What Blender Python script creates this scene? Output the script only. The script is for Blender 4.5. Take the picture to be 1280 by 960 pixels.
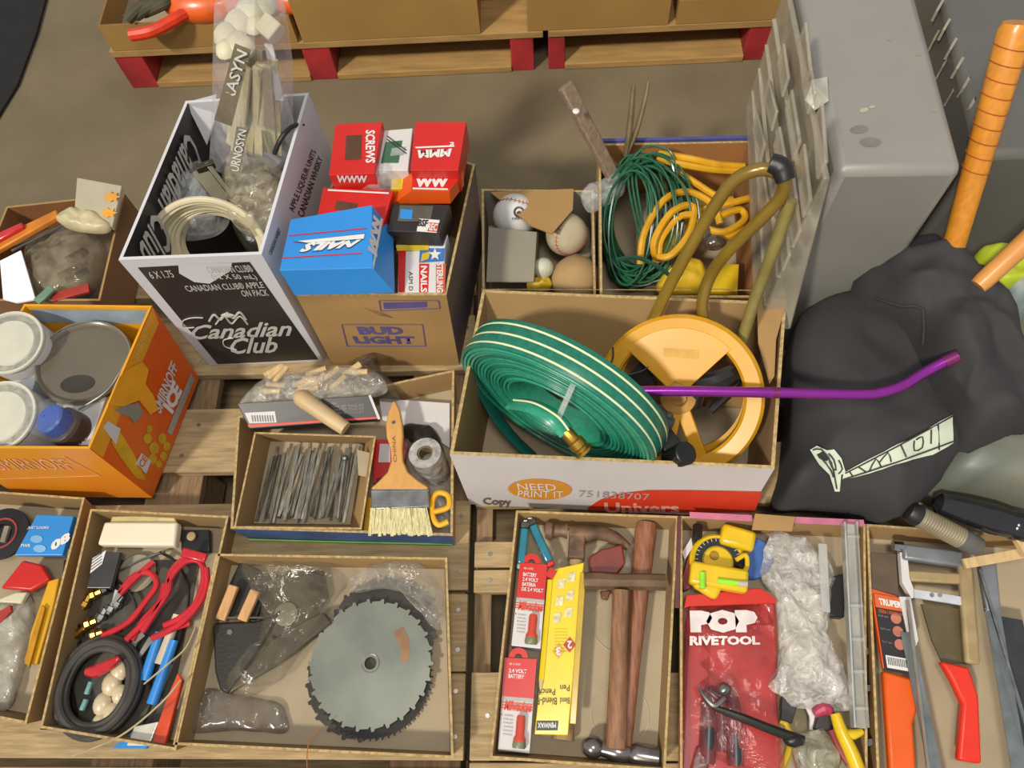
import bpy, math, random
from math import sin, cos, pi, radians
from mathutils import Vector, Matrix, noise
from mathutils.bvhtree import BVHTree

for o in list(bpy.data.objects): bpy.data.objects.remove(o)
SC = bpy.context.scene
COL = SC.collection
random.seed(7)

# ------------------------------------------------------------------ camera
# the picture was taken standing, looking steeply down; 1280x960, f = 1000 px
CH = 1.41
def _n(v): return Vector(v).normalized()
UPC = -_n((60, 470, 1000))
YC = _n((0.010, -(0.010*UPC.x+UPC.z)/UPC.y, 1.0))
XC = YC.cross(UPC)
if XC.x < 0: XC = -XC
RW = Matrix((XC, YC, UPC))
cd = bpy.data.cameras.new('camera'); cam = bpy.data.objects.new('camera', cd); COL.objects.link(cam)
cd.sensor_width = 36; cd.lens = 28.125; cd.clip_start = 0.02; cd.clip_end = 50
mr = RW @ Vector((1, 0, 0)); mu = -(RW @ Vector((0, 1, 0))); mb = -(RW @ Vector((0, 0, 1)))
cam.matrix_world = Matrix(((mr.x, mu.x, mb.x, 0), (mr.y, mu.y, mb.y, 0), (mr.z, mu.z, mb.z, CH), (0, 0, 0, 1)))
SC.camera = cam
CAM = Vector((0, 0, CH))

# ------------------------------------------------------------------ light
w = bpy.data.worlds.new('world'); SC.world = w; w.use_nodes = True
w.node_tree.nodes['Background'].inputs[0].default_value = (0.95, 0.96, 1.0, 1)
w.node_tree.nodes['Background'].inputs[1].default_value = 0.48
sd = bpy.data.lights.new('sun', 'SUN'); sd.energy = 2.6; sd.angle = radians(5); sd.color = (1, 0.93, 0.80)
so = bpy.data.objects.new('sun', sd); COL.objects.link(so)
so.rotation_euler = (-Vector((0.42, 0.50, -0.72))).to_track_quat('Z', 'Y').to_euler()
ad = bpy.data.lights.new('flash_fill', 'AREA'); ad.energy = 22; ad.size = 0.5; ad.color = (1, 0.95, 0.88)
ao = bpy.data.objects.new('flash_fill', ad); COL.objects.link(ao); ao.location = (0.1, -0.1, 2.6)  # unseen area lamp above the camera, standing in for its flash
SC.view_settings.view_transform = 'Standard'; SC.view_settings.look = 'None'
SC.view_settings.exposure = 0.0; SC.view_settings.gamma = 1; SC.view_settings.use_curve_mapping = False

# ------------------------------------------------------------------ placing
def ray(px, py): return RW @ Vector(((px-640)/1000, (py-480)/1000, 1.0))
def P(px, py, z):
    d = ray(px, py); t = (z-CH)/d.z
    return CAM + d*t
def PP(pts, z): return [P(q[0], q[1], q[2] if len(q) > 2 else z) for q in pts]
def onplane(px, py, p0, n):
    d = ray(px, py); t = (p0-CAM).dot(n)/d.dot(n)
    return CAM + d*t
def plane_of(q):
    n = (q[1]-q[0]).cross(q[3]-q[0]).normalized(); return q[0], n
def quad_on(pts, face): p0, n = plane_of(face); return [onplane(x, y, p0, n) for x, y in pts]
def drape(px, py, o, lift=0.001, zf=0.2):
    bvh, org = SURF[o]
    h = bvh.ray_cast(CAM-org, ray(px, py).normalized())
    if h[0] is None: return P(px, py, zf)
    n = h[1] if h[1].dot(CAM-org-h[0]) > 0 else -h[1]
    return h[0]+org+n*lift
SURF = {}
def surf(o, v, f, org): SURF[o] = (BVHTree.FromPolygons([tuple(a) for a in v], f), org)

# ------------------------------------------------------------------ materials
def C(h):
    h = h.lstrip('#'); r = [int(h[i:i+2], 16)/255 for i in (0, 2, 4)]
    return tuple((x/12.92 if x <= 0.04045 else ((x+0.055)/1.055)**2.4) for x in r)+(1,)
MC = {}
def mat(name, h, rough=0.6, metal=0.0, var=0.12, ns=30, bump=0.0, bs=200, spec=0.5, emit=0, stretch=None, coat=0, trans=0, alpha=1, h2=None):
    if name in MC: return MC[name]
    m = bpy.data.materials.new(name); m.use_nodes = True; nt = m.node_tree; N = nt.nodes; L = nt.links
    b = N['Principled BSDF']; c = C(h)
    b.inputs['Roughness'].default_value = rough; b.inputs['Metallic'].default_value = metal
    b.inputs['Specular IOR Level'].default_value = spec
    b.inputs['Coat Weight'].default_value = coat; b.inputs['Coat Roughness'].default_value = 0.15
    b.inputs['Transmission Weight'].default_value = trans; b.inputs['Alpha'].default_value = alpha
    tc = N.new('ShaderNodeTexCoord'); mp = N.new('ShaderNodeMapping'); L.new(tc.outputs['Object'], mp.inputs[0])
    if stretch: mp.inputs['Scale'].default_value = stretch
    nz = N.new('ShaderNodeTexNoise'); nz.inputs['Scale'].default_value = ns; nz.inputs['Detail'].default_value = 5
    L.new(mp.outputs[0], nz.inputs['Vector'])
    cr = N.new('ShaderNodeValToRGB')
    d = C(h2) if h2 else tuple(x*(1-var*2) for x in c[:3])+(1,)
    l = c if h2 else tuple(min(1, x*(1+var)) for x in c[:3])+(1,)
    cr.color_ramp.elements[0].position = 0.3; cr.color_ramp.elements[1].position = 0.7
    cr.color_ramp.elements[0].color = d; cr.color_ramp.elements[1].color = l
    L.new(nz.outputs[0], cr.inputs[0]); L.new(cr.outputs[0], b.inputs['Base Color'])
    if bump:
        n2 = N.new('ShaderNodeTexNoise'); n2.inputs['Scale'].default_value = bs; n2.inputs['Detail'].default_value = 3
        L.new(mp.outputs[0], n2.inputs['Vector'])
        bp = N.new('ShaderNodeBump'); bp.inputs['Strength'].default_value = bump; bp.inputs['Distance'].default_value = 0.002
        L.new(n2.outputs[0], bp.inputs['Height']); L.new(bp.outputs[0], b.inputs['Normal'])
    MC[name] = m; return m
def film(name, h, op=0.25, rough=0.12, bs=45, bump=0.7):
    """thin plastic film: see-through, with creased gloss"""
    if name in MC: return MC[name]
    m = bpy.data.materials.new(name); m.use_nodes = True; nt = m.node_tree; N = nt.nodes; L = nt.links
    b = N['Principled BSDF']; b.inputs['Base Color'].default_value = C(h); b.inputs['Roughness'].default_value = rough
    b.inputs['Specular IOR Level'].default_value = 0.9
    tr = N.new('ShaderNodeBsdfTransparent'); mx = N.new('ShaderNodeMixShader')
    tc = N.new('ShaderNodeTexCoord'); nz = N.new('ShaderNodeTexNoise'); nz.inputs['Scale'].default_value = bs; nz.inputs['Detail'].default_value = 4; nz.inputs['Distortion'].default_value = 1.2
    L.new(tc.outputs['Object'], nz.inputs['Vector'])
    bp = N.new('ShaderNodeBump'); bp.inputs['Strength'].default_value = bump; bp.inputs['Distance'].default_value = 0.006
    L.new(nz.outputs[0], bp.inputs['Height']); L.new(bp.outputs[0], b.inputs['Normal'])
    mr_ = N.new('ShaderNodeMapRange'); mr_.inputs[1].default_value = 0.35; mr_.inputs[2].default_value = 0.7
    mr_.inputs[3].default_value = op*0.6; mr_.inputs[4].default_value = min(1, op*1.6)
    L.new(nz.outputs[0], mr_.inputs[0]); L.new(mr_.outputs[0], mx.inputs[0])
    L.new(tr.outputs[0], mx.inputs[1]); L.new(b.outputs[0], mx.inputs[2])
    L.new(mx.outputs[0], N['Material Output'].inputs[0])
    MC[name] = m; return m

card = mat('cardboard', '#a5814f', 0.85, var=0.07, ns=9, bump=0.12, bs=260)
card_in = mat('cardboard_inside', '#997a4e', 0.88, var=0.08, ns=7, bump=0.12, bs=300)
card_edge = mat('cardboard_edge', '#b59a68', 0.9, var=0.2, ns=160, bump=0.3)
card_pale = mat('cardboard_floor', '#a5957a', 0.9, var=0.06, ns=12)
card_grey = mat('grey_card', '#8d8676', 0.9, var=0.06, ns=12)
woodx = mat('pallet_wood_along', '#aa926a', 0.85, var=0.16, ns=18, bump=0.4, bs=60, stretch=(1, 9, 9))
woody = mat('pallet_wood_across', '#8d7354', 0.88, var=0.18, ns=18, bump=0.4, bs=60, stretch=(9, 1, 9))
wood_old = mat('old_handle_wood', '#8b6244', 0.6, var=0.22, ns=22, bump=0.25, bs=80, stretch=(9, 1.2, 9))
wood_pale = mat('pale_wood', '#c9ab7a', 0.6, var=0.1, ns=25, stretch=(6, 1, 6))
white = mat('white_print', '#d9d6d2', 0.5, var=0.03)
white_card = mat('white_card', '#cdc9c6', 0.6, var=0.04, ns=10)
cream = mat('cream_plastic', '#cfc7a6', 0.5, var=0.06)
blackp = mat('black_plastic', '#1c1b1c', 0.4, var=0.2)
blackprint = mat('black_print', '#2a2627', 0.4, var=0.05)
redp = mat('red_card', '#c4231d', 0.35, var=0.05, ns=14)
redplastic = mat('red_plastic', '#c4262a', 0.25, var=0.08, coat=0.4)
bluep = mat('blue_card', '#2f86d0', 0.35, var=0.04, ns=12)
orangep = mat('orange_card', '#dc5512', 0.4, var=0.05)
yellowp = mat('yellow_plastic', '#d9b50f', 0.3, var=0.05, coat=0.3)
steel = mat('worn_steel', '#9a9a96', 0.35, 0.9, var=0.2, ns=40)
darksteel = mat('dark_steel', '#55504c', 0.4, 0.8, var=0.3, ns=40)
rust = mat('rusty_steel', '#7b604b', 0.6, 0.5, var=0.3, ns=40, bump=0.2)
brass = mat('brass', '#b08a3a', 0.3, 0.9, var=0.15)
gold = mat('bronze_tube', '#94782a', 0.28, 0.35, var=0.15, ns=12, coat=0.5)
clear = film('clear_film', '#d8d8d4', 0.26)
clear2 = film('clear_film_faint', '#d5d3cc', 0.14, bs=30)
milky = film('milky_film', '#cfcac2', 0.5, 0.22, bs=55, bump=1.0)
smoky = film('smoky_film', '#6d6258', 0.45, 0.15, bs=30)

# ------------------------------------------------------------------ objects
ORG = {None: Vector((0, 0, 0))}
def T(name, label, cat, loc, group=None):
    o = bpy.data.objects.new(name, None); o.empty_display_size = 0.02; COL.objects.link(o)
    o.location = loc; ORG[o] = Vector(loc); o['label'] = label; o['category'] = cat
    if group: o['group'] = group
    return o
def tag(o, label, cat, group=None, kind=None):
    if label: o['label'] = label
    if cat: o['category'] = cat
    if group: o['group'] = group
    if kind: o['kind'] = kind
    return o

class G:
    def __init__(s): s.v = []; s.f = []; s.m = []
    def add(s, v, f, mi=0):
        n = len(s.v); s.v += [Vector(a) for a in v]; s.f += [tuple(i+n for i in q) for q in f]; s.m += [mi]*len(f); return s
    def hexa(s, b, t, mi=0, mis=None):
        # faces: bottom, top, front(0-1), right(1-2), back(2-3), left(3-0)
        n = len(s.v); s.v += [Vector(a) for a in list(b)+list(t)]
        F = [(3, 2, 1, 0), (4, 5, 6, 7), (0, 1, 5, 4), (1, 2, 6, 5), (2, 3, 7, 6), (3, 0, 4, 7)]
        s.f += [tuple(i+n for i in q) for q in F]; s.m += (mis or [mi]*6); return s
    def box(s, c, d, rz=0, mi=0, M=None):
        x, y, z = d[0]/2, d[1]/2, d[2]/2; R = M or Matrix.Rotation(rz, 3, 'Z'); c = Vector(c)
        q = [(-x, -y), (x, -y), (x, y), (-x, y)]
        return s.hexa([c+R @ Vector((a, b, -z)) for a, b in q], [c+R @ Vector((a, b, z)) for a, b in q], mi)
    def bar(s, a, b, wd, th, up=(0, 0, 1), mi=0, wd2=None):
        a = Vector(a); b = Vector(b); d = (b-a).normalized(); u = Vector(up); sd_ = d.cross(u).normalized(); u = sd_.cross(d)
        w2 = wd if wd2 is None else wd2
        def ring(p, w_): return [p-sd_*w_/2-u*th/2, p+sd_*w_/2-u*th/2, p+sd_*w_/2+u*th/2, p-sd_*w_/2+u*th/2]
        r0 = ring(a, wd); r1 = ring(b, w2)
        return s.add(r0+r1, [(0, 1, 2, 3), (7, 6, 5, 4), (0, 4, 5, 1), (1, 5, 6, 2), (2, 6, 7, 3), (3, 7, 4, 0)], mi)
    def tube(s, pts, r, k=10, closed=False, sub=6, mi=0, flat=None, up=None):
        pts = [Vector(a) for a in pts]; n = len(pts)
        rr = r if isinstance(r, (list, tuple)) else [r]*n
        P_ = []; R_ = []
        segs = n if closed else n-1
        for i in range(segs):
            g = lambda j: pts[j % n] if closed else pts[max(0, min(n-1, j))]
            p0, p1, p2, p3 = g(i-1), g(i), g(i+1), g(i+2)
            for q in range(sub):
                t = q/sub
                P_.append(0.5*((2*p1)+(p2-p0)*t+(2*p0-5*p1+4*p2-p3)*t*t+(3*p1-p0-3*p2+p3)*t**3))
                R_.append(rr[i]+(rr[(i+1) % n]-rr[i])*t)
        if not closed: P_.append(pts[-1]); R_.append(rr[-1])
        m = len(P_); base = len(s.v); u = None
        for i in range(m):
            if closed: d = P_[(i+1) % m]-P_[i-1]
            else: d = P_[min(i+1, m-1)]-P_[max(i-1, 0)]
            d = d.normalized() if d.length > 1e-9 else Vector((0, 0, 1))
            if up is not None: u = Vector(up)
            elif u is None: u = Vector((0, 0, 1)) if abs(d.z) < 0.9 else Vector((1, 0, 0))
            x = d.cross(u)
            if x.length < 1e-6: x = d.orthogonal()
            x.normalize(); u = x.cross(d).normalized()
            for j in range(k):
                a = 2*pi*j/k
                s.v.append(P_[i]+x*cos(a)*R_[i]+u*sin(a)*R_[i]*(flat or 1))
        for i in range(m if closed else m-1):
            for j in range(k):
                a = base+i*k+j; b = base+i*k+(j+1) % k; c = base+((i+1) % m)*k+(j+1) % k; e = base+((i+1) % m)*k+j
                s.f.append((a, b, c, e)); s.m.append(mi)
        if not closed:
            s.f.append(tuple(base+j for j in range(k))[::-1]); s.m.append(mi)
            s.f.append(tuple(base+(m-1)*k+j for j in range(k))); s.m.append(mi)
        return s
    def cyl(s, a, b, r, r2=None, k=20, mi=0):
        return s.lathe(a, Vector(b)-Vector(a), [(r, 0), (r if r2 is None else r2, (Vector(b)-Vector(a)).length)], k, mi)
    def lathe(s, o, ax, prof, k=24, mi=0, caps=True):
        o = Vector(o); ax = Vector(ax).normalized(); x = ax.orthogonal().normalized(); y = ax.cross(x); base = len(s.v)
        for r, h in prof:
            for j in range(k):
                a = 2*pi*j/k; s.v.append(o+ax*h+(x*cos(a)+y*sin(a))*r)
        for i in range(len(prof)-1):
            for j in range(k):
                s.f.append((base+i*k+j, base+i*k+(j+1) % k, base+(i+1)*k+(j+1) % k, base+(i+1)*k+j)); s.m.append(mi)
        if caps:
            s.f.append(tuple(base+j for j in range(k))[::-1]); s.m.append(mi)
            s.f.append(tuple(base+(len(prof)-1)*k+j for j in range(k))); s.m.append(mi)
        return s
    def ball(s, c, r, k=20, mi=0, sq=(1, 1, 1)):
        c = Vector(c); base = len(s.v); h = k//2
        for i in range(h+1):
            for j in range(k):
                a = pi*i/h; b = 2*pi*j/k
                s.v.append(c+Vector((r*sin(a)*cos(b)*sq[0], r*sin(a)*sin(b)*sq[1], r*cos(a)*sq[2])))
        for i in range(h):
            for j in range(k):
                s.f.append((base+i*k+j, base+(i+1)*k+j, base+(i+1)*k+(j+1) % k, base+i*k+(j+1) % k)); s.m.append(mi)
        return s
    def prism(s, pts, h, up=(0, 0, 1), mi=0):
        """pts = outline in 3-D (coplanar), extruded by h along -up"""
        up = Vector(up).normalized(); n = len(pts); t = [Vector(p) for p in pts]; b = [p-up*h for p in t]
        nn = Vector((0, 0, 0))
        for i in range(n): nn += t[i].cross(t[(i+1) % n])
        if nn.dot(up) < 0: t.reverse(); b.reverse()
        F = [tuple(range(n)), tuple(range(2*n-1, n-1, -1))]+[(i, n+i, n+(i+1) % n, (i+1) % n) for i in range(n)]
        return s.add(t+b, F, mi)
    def out(s, name, mats, parent=None, bevel=0, smooth=35, sub=0, label=None, keep=False, kind=None):
        mats = mats if isinstance(mats, (list, tuple)) else [mats]
        me = bpy.data.meshes.new(name); o = bpy.data.objects.new(name, me); COL.objects.link(o)
        if parent is None:
            lo = Vector((min(a.x for a in s.v), min(a.y for a in s.v), min(a.z for a in s.v))); hi = Vector((max(a.x for a in s.v), max(a.y for a in s.v), 0))
            org = Vector(((lo.x+hi.x)/2, (lo.y+hi.y)/2, lo.z)); o.location = org
        else: org = ORG[parent]; o.parent = parent
        ORG[o] = org
        v = [a-org for a in s.v]
        me.from_pydata(v, [], s.f); me.polygons.foreach_set('material_index', s.m)
        for m_ in mats: me.materials.append(m_)
        me.validate()
        if smooth:
            me.polygons.foreach_set('use_smooth', [True]*len(me.polygons)); me.set_sharp_from_angle(angle=radians(smooth))
        if bevel:
            md = o.modifiers.new('bevel', 'BEVEL'); md.width = bevel; md.segments = 2; md.limit_method = 'ANGLE'; md.angle_limit = radians(40)
        if sub:
            md = o.modifiers.new('sub', 'SUBSURF'); md.levels = sub; md.render_levels = sub
        if keep: surf(o, v, s.f, org)
        if label: o['label'] = label
        if kind: o['kind'] = kind
        me.update(); return o

def text(body, q, m, parent, name='lettering', bold=0.0, shear=0.0, lift=0.0007, nrm=None, arc=0.0, space=1.0):
    """flat lettering stretched over the quad q = (bottom-left, bottom-right, top-right, top-left)"""
    cu = bpy.data.curves.new('t', 'FONT'); cu.body = body; cu.size = 1; cu.resolution_u = 2; cu.offset = bold; cu.shear = shear; cu.space_character = space
    cu.space_line = 0.85
    to = bpy.data.objects.new('t', cu); COL.objects.link(to)
    dg = bpy.context.evaluated_depsgraph_get(); me = bpy.data.meshes.new_from_object(to.evaluated_get(dg))
    bpy.data.objects.remove(to)
    if not me.vertices: return None
    xs = [v.co.x for v in me.vertices]; ys = [v.co.y for v in me.vertices]
    x0, x1, y0, y1 = min(xs), max(xs), min(ys), max(ys); org = ORG[parent]
    n = (q[1]-q[0]).cross(q[3]-q[0]).normalized()
    if n.dot(CAM-q[0]) < 0: n = -n
    if nrm is not None: n = Vector(nrm)
    for v in me.vertices:
        u = (v.co.x-x0)/(x1-x0); t = (v.co.y-y0)/max(1e-6, y1-y0)
        if arc: t += arc*(1-(2*u-1)**2)
        a = q[0].lerp(q[1], u); b = q[3].lerp(q[2], u)
        v.co = a.lerp(b, t)+n*lift-org
    o = bpy.data.objects.new(name, me); COL.objects.link(o); o.parent = parent; ORG[o] = org
    me.materials.clear(); me.materials.append(m); return o
def sub(q, u0, v0, u1, v1):
    f = lambda u, v: q[0].lerp(q[1], u).lerp(q[3].lerp(q[2], u), v)
    return [f(u0, v0), f(u1, v0), f(u1, v1), f(u0, v1)]
def patch(q, m, parent, name='print', lift=0.0005, nrm=None):
    n = (q[1]-q[0]).cross(q[-1]-q[0]).normalized()
    if n.dot(CAM-q[0]) < 0: n = -n
    if nrm is not None: n = Vector(nrm)
    g = G(); g.add([a+n*lift for a in q], [tuple(range(len(q)))]); return g.out(name, m, parent, smooth=0)
def ell(cx, cy, rx, ry, n=28, rot=0, a0=0, a1=2*pi):
    full = abs(a1-a0-2*pi) < 1e-6
    out = []
    for i in range(n if full else n+1):
        a = a0+(a1-a0)*i/n; x = rx*cos(a); y = ry*sin(a)
        out.append((cx+x*cos(rot)-y*sin(rot), cy+x*sin(rot)+y*cos(rot)))
    return out

def lineint(p, d, q, e):
    k = ((q.x-p.x)*e.y-(q.y-p.y)*e.x)/(d.x*e.y-d.y*e.x); return p+d*k
def planar(base, rim):
    """move the base corners so that every wall is flat"""
    L = []
    for i in range(4):
        j = (i+1) % 4; m = (base[i]+base[j])/2; d = rim[j]-rim[i]; d.z = 0; L.append((m, d.normalized()))
    out = []
    for i in range(4):
        p, d = L[i-1]; q, e = L[i]; v = lineint(p, d, q, e); v.z = base[i].z; out.append(v)
    return out
def cbox(name, label, base, rim, th=0.004, mo=None, mi=None, me=None, bottom=None, group=None, cat='box', extra=None, skip=()):
    """open carton: base and rim = corners FL, FR, BR, BL"""
    mo = mo or card; mi = mi or card_in; me = me or card_edge; bottom = bottom or card_pale
    base = planar(base, rim)
    t = T(name, label, cat, sum(base, Vector())/4, group)
    cb = sum(base, Vector())/4; cr_ = sum(rim, Vector())/4
    def ins(q, c):
        out = []
        for i in range(4):
            a = q[i-1]-q[i]; b = q[(i+1) % 4]-q[i]; out.append(q[i]+(a.normalized()+b.normalized())*th)
        return out
    bi = ins(base, cb); ri = ins(rim, cr_)
    walls = {}
    for i, nm in enumerate(('front', 'right', 'back', 'left')):
        if nm in skip: continue
        j = (i+1) % 4
        m3 = mo[nm] if isinstance(mo, dict) else mo
        i3 = mi[nm] if isinstance(mi, dict) else mi
        g = G(); g.hexa([base[i], base[j], bi[j], bi[i]], [rim[i], rim[j], ri[j], ri[i]], mis=[0, 2, 0, 2, 1, 2])
        walls[nm] = g.out('side_panel', [m3, i3, me], t, smooth=0)
    g = G(); up = Vector((0, 0, 0.004)); g.hexa(bi, [a+up for a in bi]); g.out('bottom_panel', bottom, t, smooth=0)
    return t, {'front': [base[0], base[1], rim[1], rim[0]], 'right': [base[1], base[2], rim[2], rim[1]], 'back_in': [bi[3], bi[2], ri[2], ri[3]],
               'left_in': [bi[0], bi[3], ri[3], ri[0]], 'right_in': [bi[1], bi[2], ri[2], ri[1]], 'back': [base[2], base[3], rim[3], rim[2]]}, walls
def tray(label, rim_px, zr=0.195, zb=0.147, inset=0.008, group='shallow cardboard trays on the pallets', **k):
    rim = PP(rim_px, zr); c = sum(rim, Vector())/4
    base = []
    for r in rim:
        d = (c-r); d.z = 0; b = r+d.normalized()*inset; b.z = zb; base.append(b)
    return cbox('cardboard_tray', label, base, rim, th=0.0035, group=group, cat='tray', **k)

def radial(outline, z0, h, p=2.4, rings=12, noise_a=0.01, noise_s=14, seed=0, fold=0, under=0.35, nseg=56):
    """soft sack shape standing on z0: outline world xy (star-shaped), height h"""
    n = len(outline); c = sum((Vector((a.x, a.y, 0)) for a in outline), Vector())/n
    pts = [Vector((a.x, a.y, 0)) for a in outline]; ol = []
    for i in range(n):
        p0, p1, p2, p3 = pts[i-1], pts[i], pts[(i+1) % n], pts[(i+2) % n]
        m = max(1, nseg//n)
        for q in range(m):
            t = q/m; ol.append(0.5*((2*p1)+(p2-p0)*t+(2*p0-5*p1+4*p2-p3)*t*t+(3*p1-p0-3*p2+p3)*t**3))
    N_ = len(ol); v = []; f = []
    off = Vector((seed*3.1, seed*1.7, seed*0.9))
    prof = []
    for i in range(rings+1):
        s = i/rings; prof.append((s, (1-s**p)**(1/2.0) if s < 1 else 0))
    v.append(Vector((c.x, c.y, z0+h)))
    for i in range(1, rings+1):
        s, hh = prof[i]; zz = z0+h*(under+(1-under)*hh)
        if i == rings: zz = z0+h*under
        for a in ol:
            v.append(c.lerp(a, s)+Vector((0, 0, zz)))
    for a in ol: v.append(c.lerp(a, 0.93)+Vector((0, 0, z0)))
    tot = rings+1
    for j in range(N_):
        f.append((0, 1+j, 1+(j+1) % N_))
        for i in range(tot-1):
            f.append((1+i*N_+j, 1+(i+1)*N_+j, 1+(i+1)*N_+(j+1) % N_, 1+i*N_+(j+1) % N_))
    f.append(tuple(1+(tot-1)*N_+j for j in range(N_))[::-1])
    for i, a in enumerate(v):
        if a.z <= z0+1e-6: continue
        q = a*noise_s+off
        d = noise.noise(q)+0.5*noise.noise(q*2.3)
        if fold:
            d += fold*(1-2*abs(noise.noise(q*0.7+Vector((5, 1, 2)))))
        k = min(1, (a.z-z0)/(0.3*h))
        a += Vector((noise.noise(q+Vector((9, 0, 0)))*0.6, noise.noise(q+Vector((0, 9, 0)))*0.6, d))*noise_a*k
        a.z = max(a.z, z0+0.001)
    g = G(); g.add(v, f); return g
def sack(name, px, z0, h, m, parent=None, zo=None, **k):
    keep = k.pop('keep', True); label = k.pop('label', None)
    g = radial(PP(px, zo if zo is not None else z0+h*0.4), z0, h, **k)
    return g.out(name, m, parent, smooth=60, keep=keep, label=label)
def carton(name, label, top, bot, m, group=None, cat='carton', bevel=0.0012, mis=None):
    """closed product box; top and bot = FL, FR, BR, BL with pixel+z"""
    t = PP(top, 0); b = PP(bot, 0) if isinstance(bot, list) else [Vector((a.x, a.y, a.z-bot)) for a in t]
    if isinstance(bot, list): b = planar(b, t)
    th = T(name, label, cat, sum(b, Vector())/4, group)
    g = G(); g.hexa(b, t, mis=mis); g.out('carton_body', m, th, bevel=bevel, smooth=0)
    return th, {'top': t, 'front': [b[0], b[1], t[1], t[0]], 'right': [b[1], b[2], t[2], t[1]]}

# =================================================================== SETTING
floor_m = mat('concrete', '#756850', 0.9, var=0.10, ns=5, bump=0.25, bs=90)
g = G(); g.box((0, 1.0, -0.05), (7, 7, 0.1)); tag(g.out('floor', floor_m, smooth=0), 'bare grey-brown concrete warehouse floor', None, kind='structure')

def board(parent, x0, x1, y0, y1, z0, z1, m, name='deck_board', nails=()):
    g = G(); j = lambda: random.uniform(-0.0015, 0.0015)
    b = [Vector((x0, y0+j(), z0)), Vector((x1, y0+j(), z0)), Vector((x1, y1+j(), z0)), Vector((x0, y1+j(), z0))]
    dz = random.uniform(-0.001, 0.001)
    g.hexa(b, [Vector((a.x, a.y, z1+dz)) for a in b]); o = g.out(name, m, parent, bevel=0.0015, smooth=0)
    for nx, ny in nails:
        h = G(); h.cyl((nx, ny, z1+dz-0.0002), (nx, ny, z1+dz+0.0012), 0.0035, k=8); h.out('nail_head', steel, o)
    return o
# left pallet
pl = T('wooden_pallet', 'weathered wooden pallet on the left, under the whisky carton and the saw blade tray', 'pallet', (-0.7, 0.4, 0))
for i, (y0, y1) in enumerate(((-0.105, -0.012), (0.0, 0.117), (0.121, 0.235), (0.240, 0.384), (0.441, 0.558), (0.625, 0.735), (0.79, 0.9))):
    board(pl, -1.30, -0.139, y0, y1, 0.125, 0.145, woodx, nails=[(-0.152, y0+0.03), (-0.153, y1-0.025), (-0.64, y0+0.03), (-0.62, y1-0.03)])
for x0, x1 in ((-1.28, -1.18), (-0.70, -0.605), (-0.25, -0.145)): board(pl, x0, x1, -0.1, 0.9, 0.105, 0.1245, woody, 'stringer_board')
for x0, x1 in ((-1.28, -1.18), (-0.70, -0.605), (-0.25, -0.145)):
    for y in (-0.05, 0.4, 0.83): g = G(); g.box(((x0+x1)/2, y, 0.0625), (x1-x0-0.005, 0.12, 0.083)); g.out('block', woody, pl, bevel=0.002)
for y0, y1 in ((-0.1, 0.0), (0.56, 0.67), (0.79, 0.89)): board(pl, -1.28, -0.145, y0, y1, 0.001, 0.02, woodx, 'bottom_board')
# right pallet
pr = T('wooden_pallet', 'weathered wooden pallet on the right, under the hose carton and the hammer tray', 'pallet', (0.4, 0.4, 0))
for y0, y1 in ((-0.105, -0.004), (0.0, 0.117), (0.237, 0.273), (0.277, 0.316), (0.376, 0.48), (0.55, 0.65), (0.72, 0.82)):
    board(pr, -0.130, 0.60 if y0 < .6 else 0.33, y0, y1, 0.125, 0.145, woodx, nails=[(-0.105, (y0+y1)/2)])
for x0, x1 in ((-0.130, -0.103), (0.2, 0.3), (0.5, 0.59)): board(pr, x0, x1, -0.1, 0.82 if x0 < .4 else .65, 0.105, 0.1245, woody, 'stringer_board')
for x0, x1 in ((-0.130, -0.103), (0.2, 0.3), (0.5, 0.59)):
    for y in (-0.05, 0.40, 0.60 if x0 > .4 else .77): g = G(); g.box(((x0+x1)/2, y, 0.0625), (x1-x0-0.004, 0.1, 0.083)); g.out('block', woody, pr, bevel=0.002)
board(pr, -0.128, 0.59, 0.345, 0.44, 0.001, 0.02, woodx, 'bottom_board')

# black sheet standing in for the shadow in the far left floor corner
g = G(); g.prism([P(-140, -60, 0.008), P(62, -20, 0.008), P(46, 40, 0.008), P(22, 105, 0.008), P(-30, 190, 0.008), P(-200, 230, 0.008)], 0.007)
tag(g.out('corner_shadow', mat('shadow_black', '#1b1a1a', 0.9, bump=0.3), bevel=0.002), 'black sheet painting the shadow on the floor in the far left corner', 'shadow')

# ---------------- back pallet with red block ends and cartons
bp = T('wooden_pallet', 'far pallet with red painted block ends, loaded with brown cartons', 'pallet', (-0.2, 1.9, 0))
redpaint = mat('red_paint', '#a5282a', 0.7, var=0.2, ns=14)
palwood = mat('tan_pallet_wood', '#a8844e', 0.85, var=0.12, ns=12, stretch=(1, 6, 6), bump=0.2)
bL = P(168, 100, 0.02); bR = P(990, 52, 0.02)
def bline(px): # front line of the far pallet
    a = P(168, 112, 0); b = P(985, 75, 0)
    # intersection with pixel column measured on the floor line
    t = (P(px, 90, 0).x-a.x)/(b.x-a.x); return a.lerp(b, t)
dirb = (bline(985)-bline(168)).normalized(); nb = Vector((-dirb.y, dirb.x, 0))
def bp_box(pxa, pxb, z0, z1, d0, d1, m, name, parent, ext=0.0):
    a = bline(pxa); b = bline(pxb)
    q = [a+nb*d0-dirb*ext, b+nb*d0+dirb*ext, b+nb*d1+dirb*ext, a+nb*d1-dirb*ext]
    g = G(); g.hexa([Vector((v.x, v.y, z0)) for v in q], [Vector((v.x, v.y, z1)) for v in q]); return g.out(name, m, parent, bevel=0.002, smooth=0)
for px0, px1 in ((172, 205), (392, 425), (640, 668), (686, 706), (930, 965)):
    bp_box(px0, px1, 0.001, 0.095, 0.004, 0.75, redpaint, 'end_block', bp)
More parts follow.
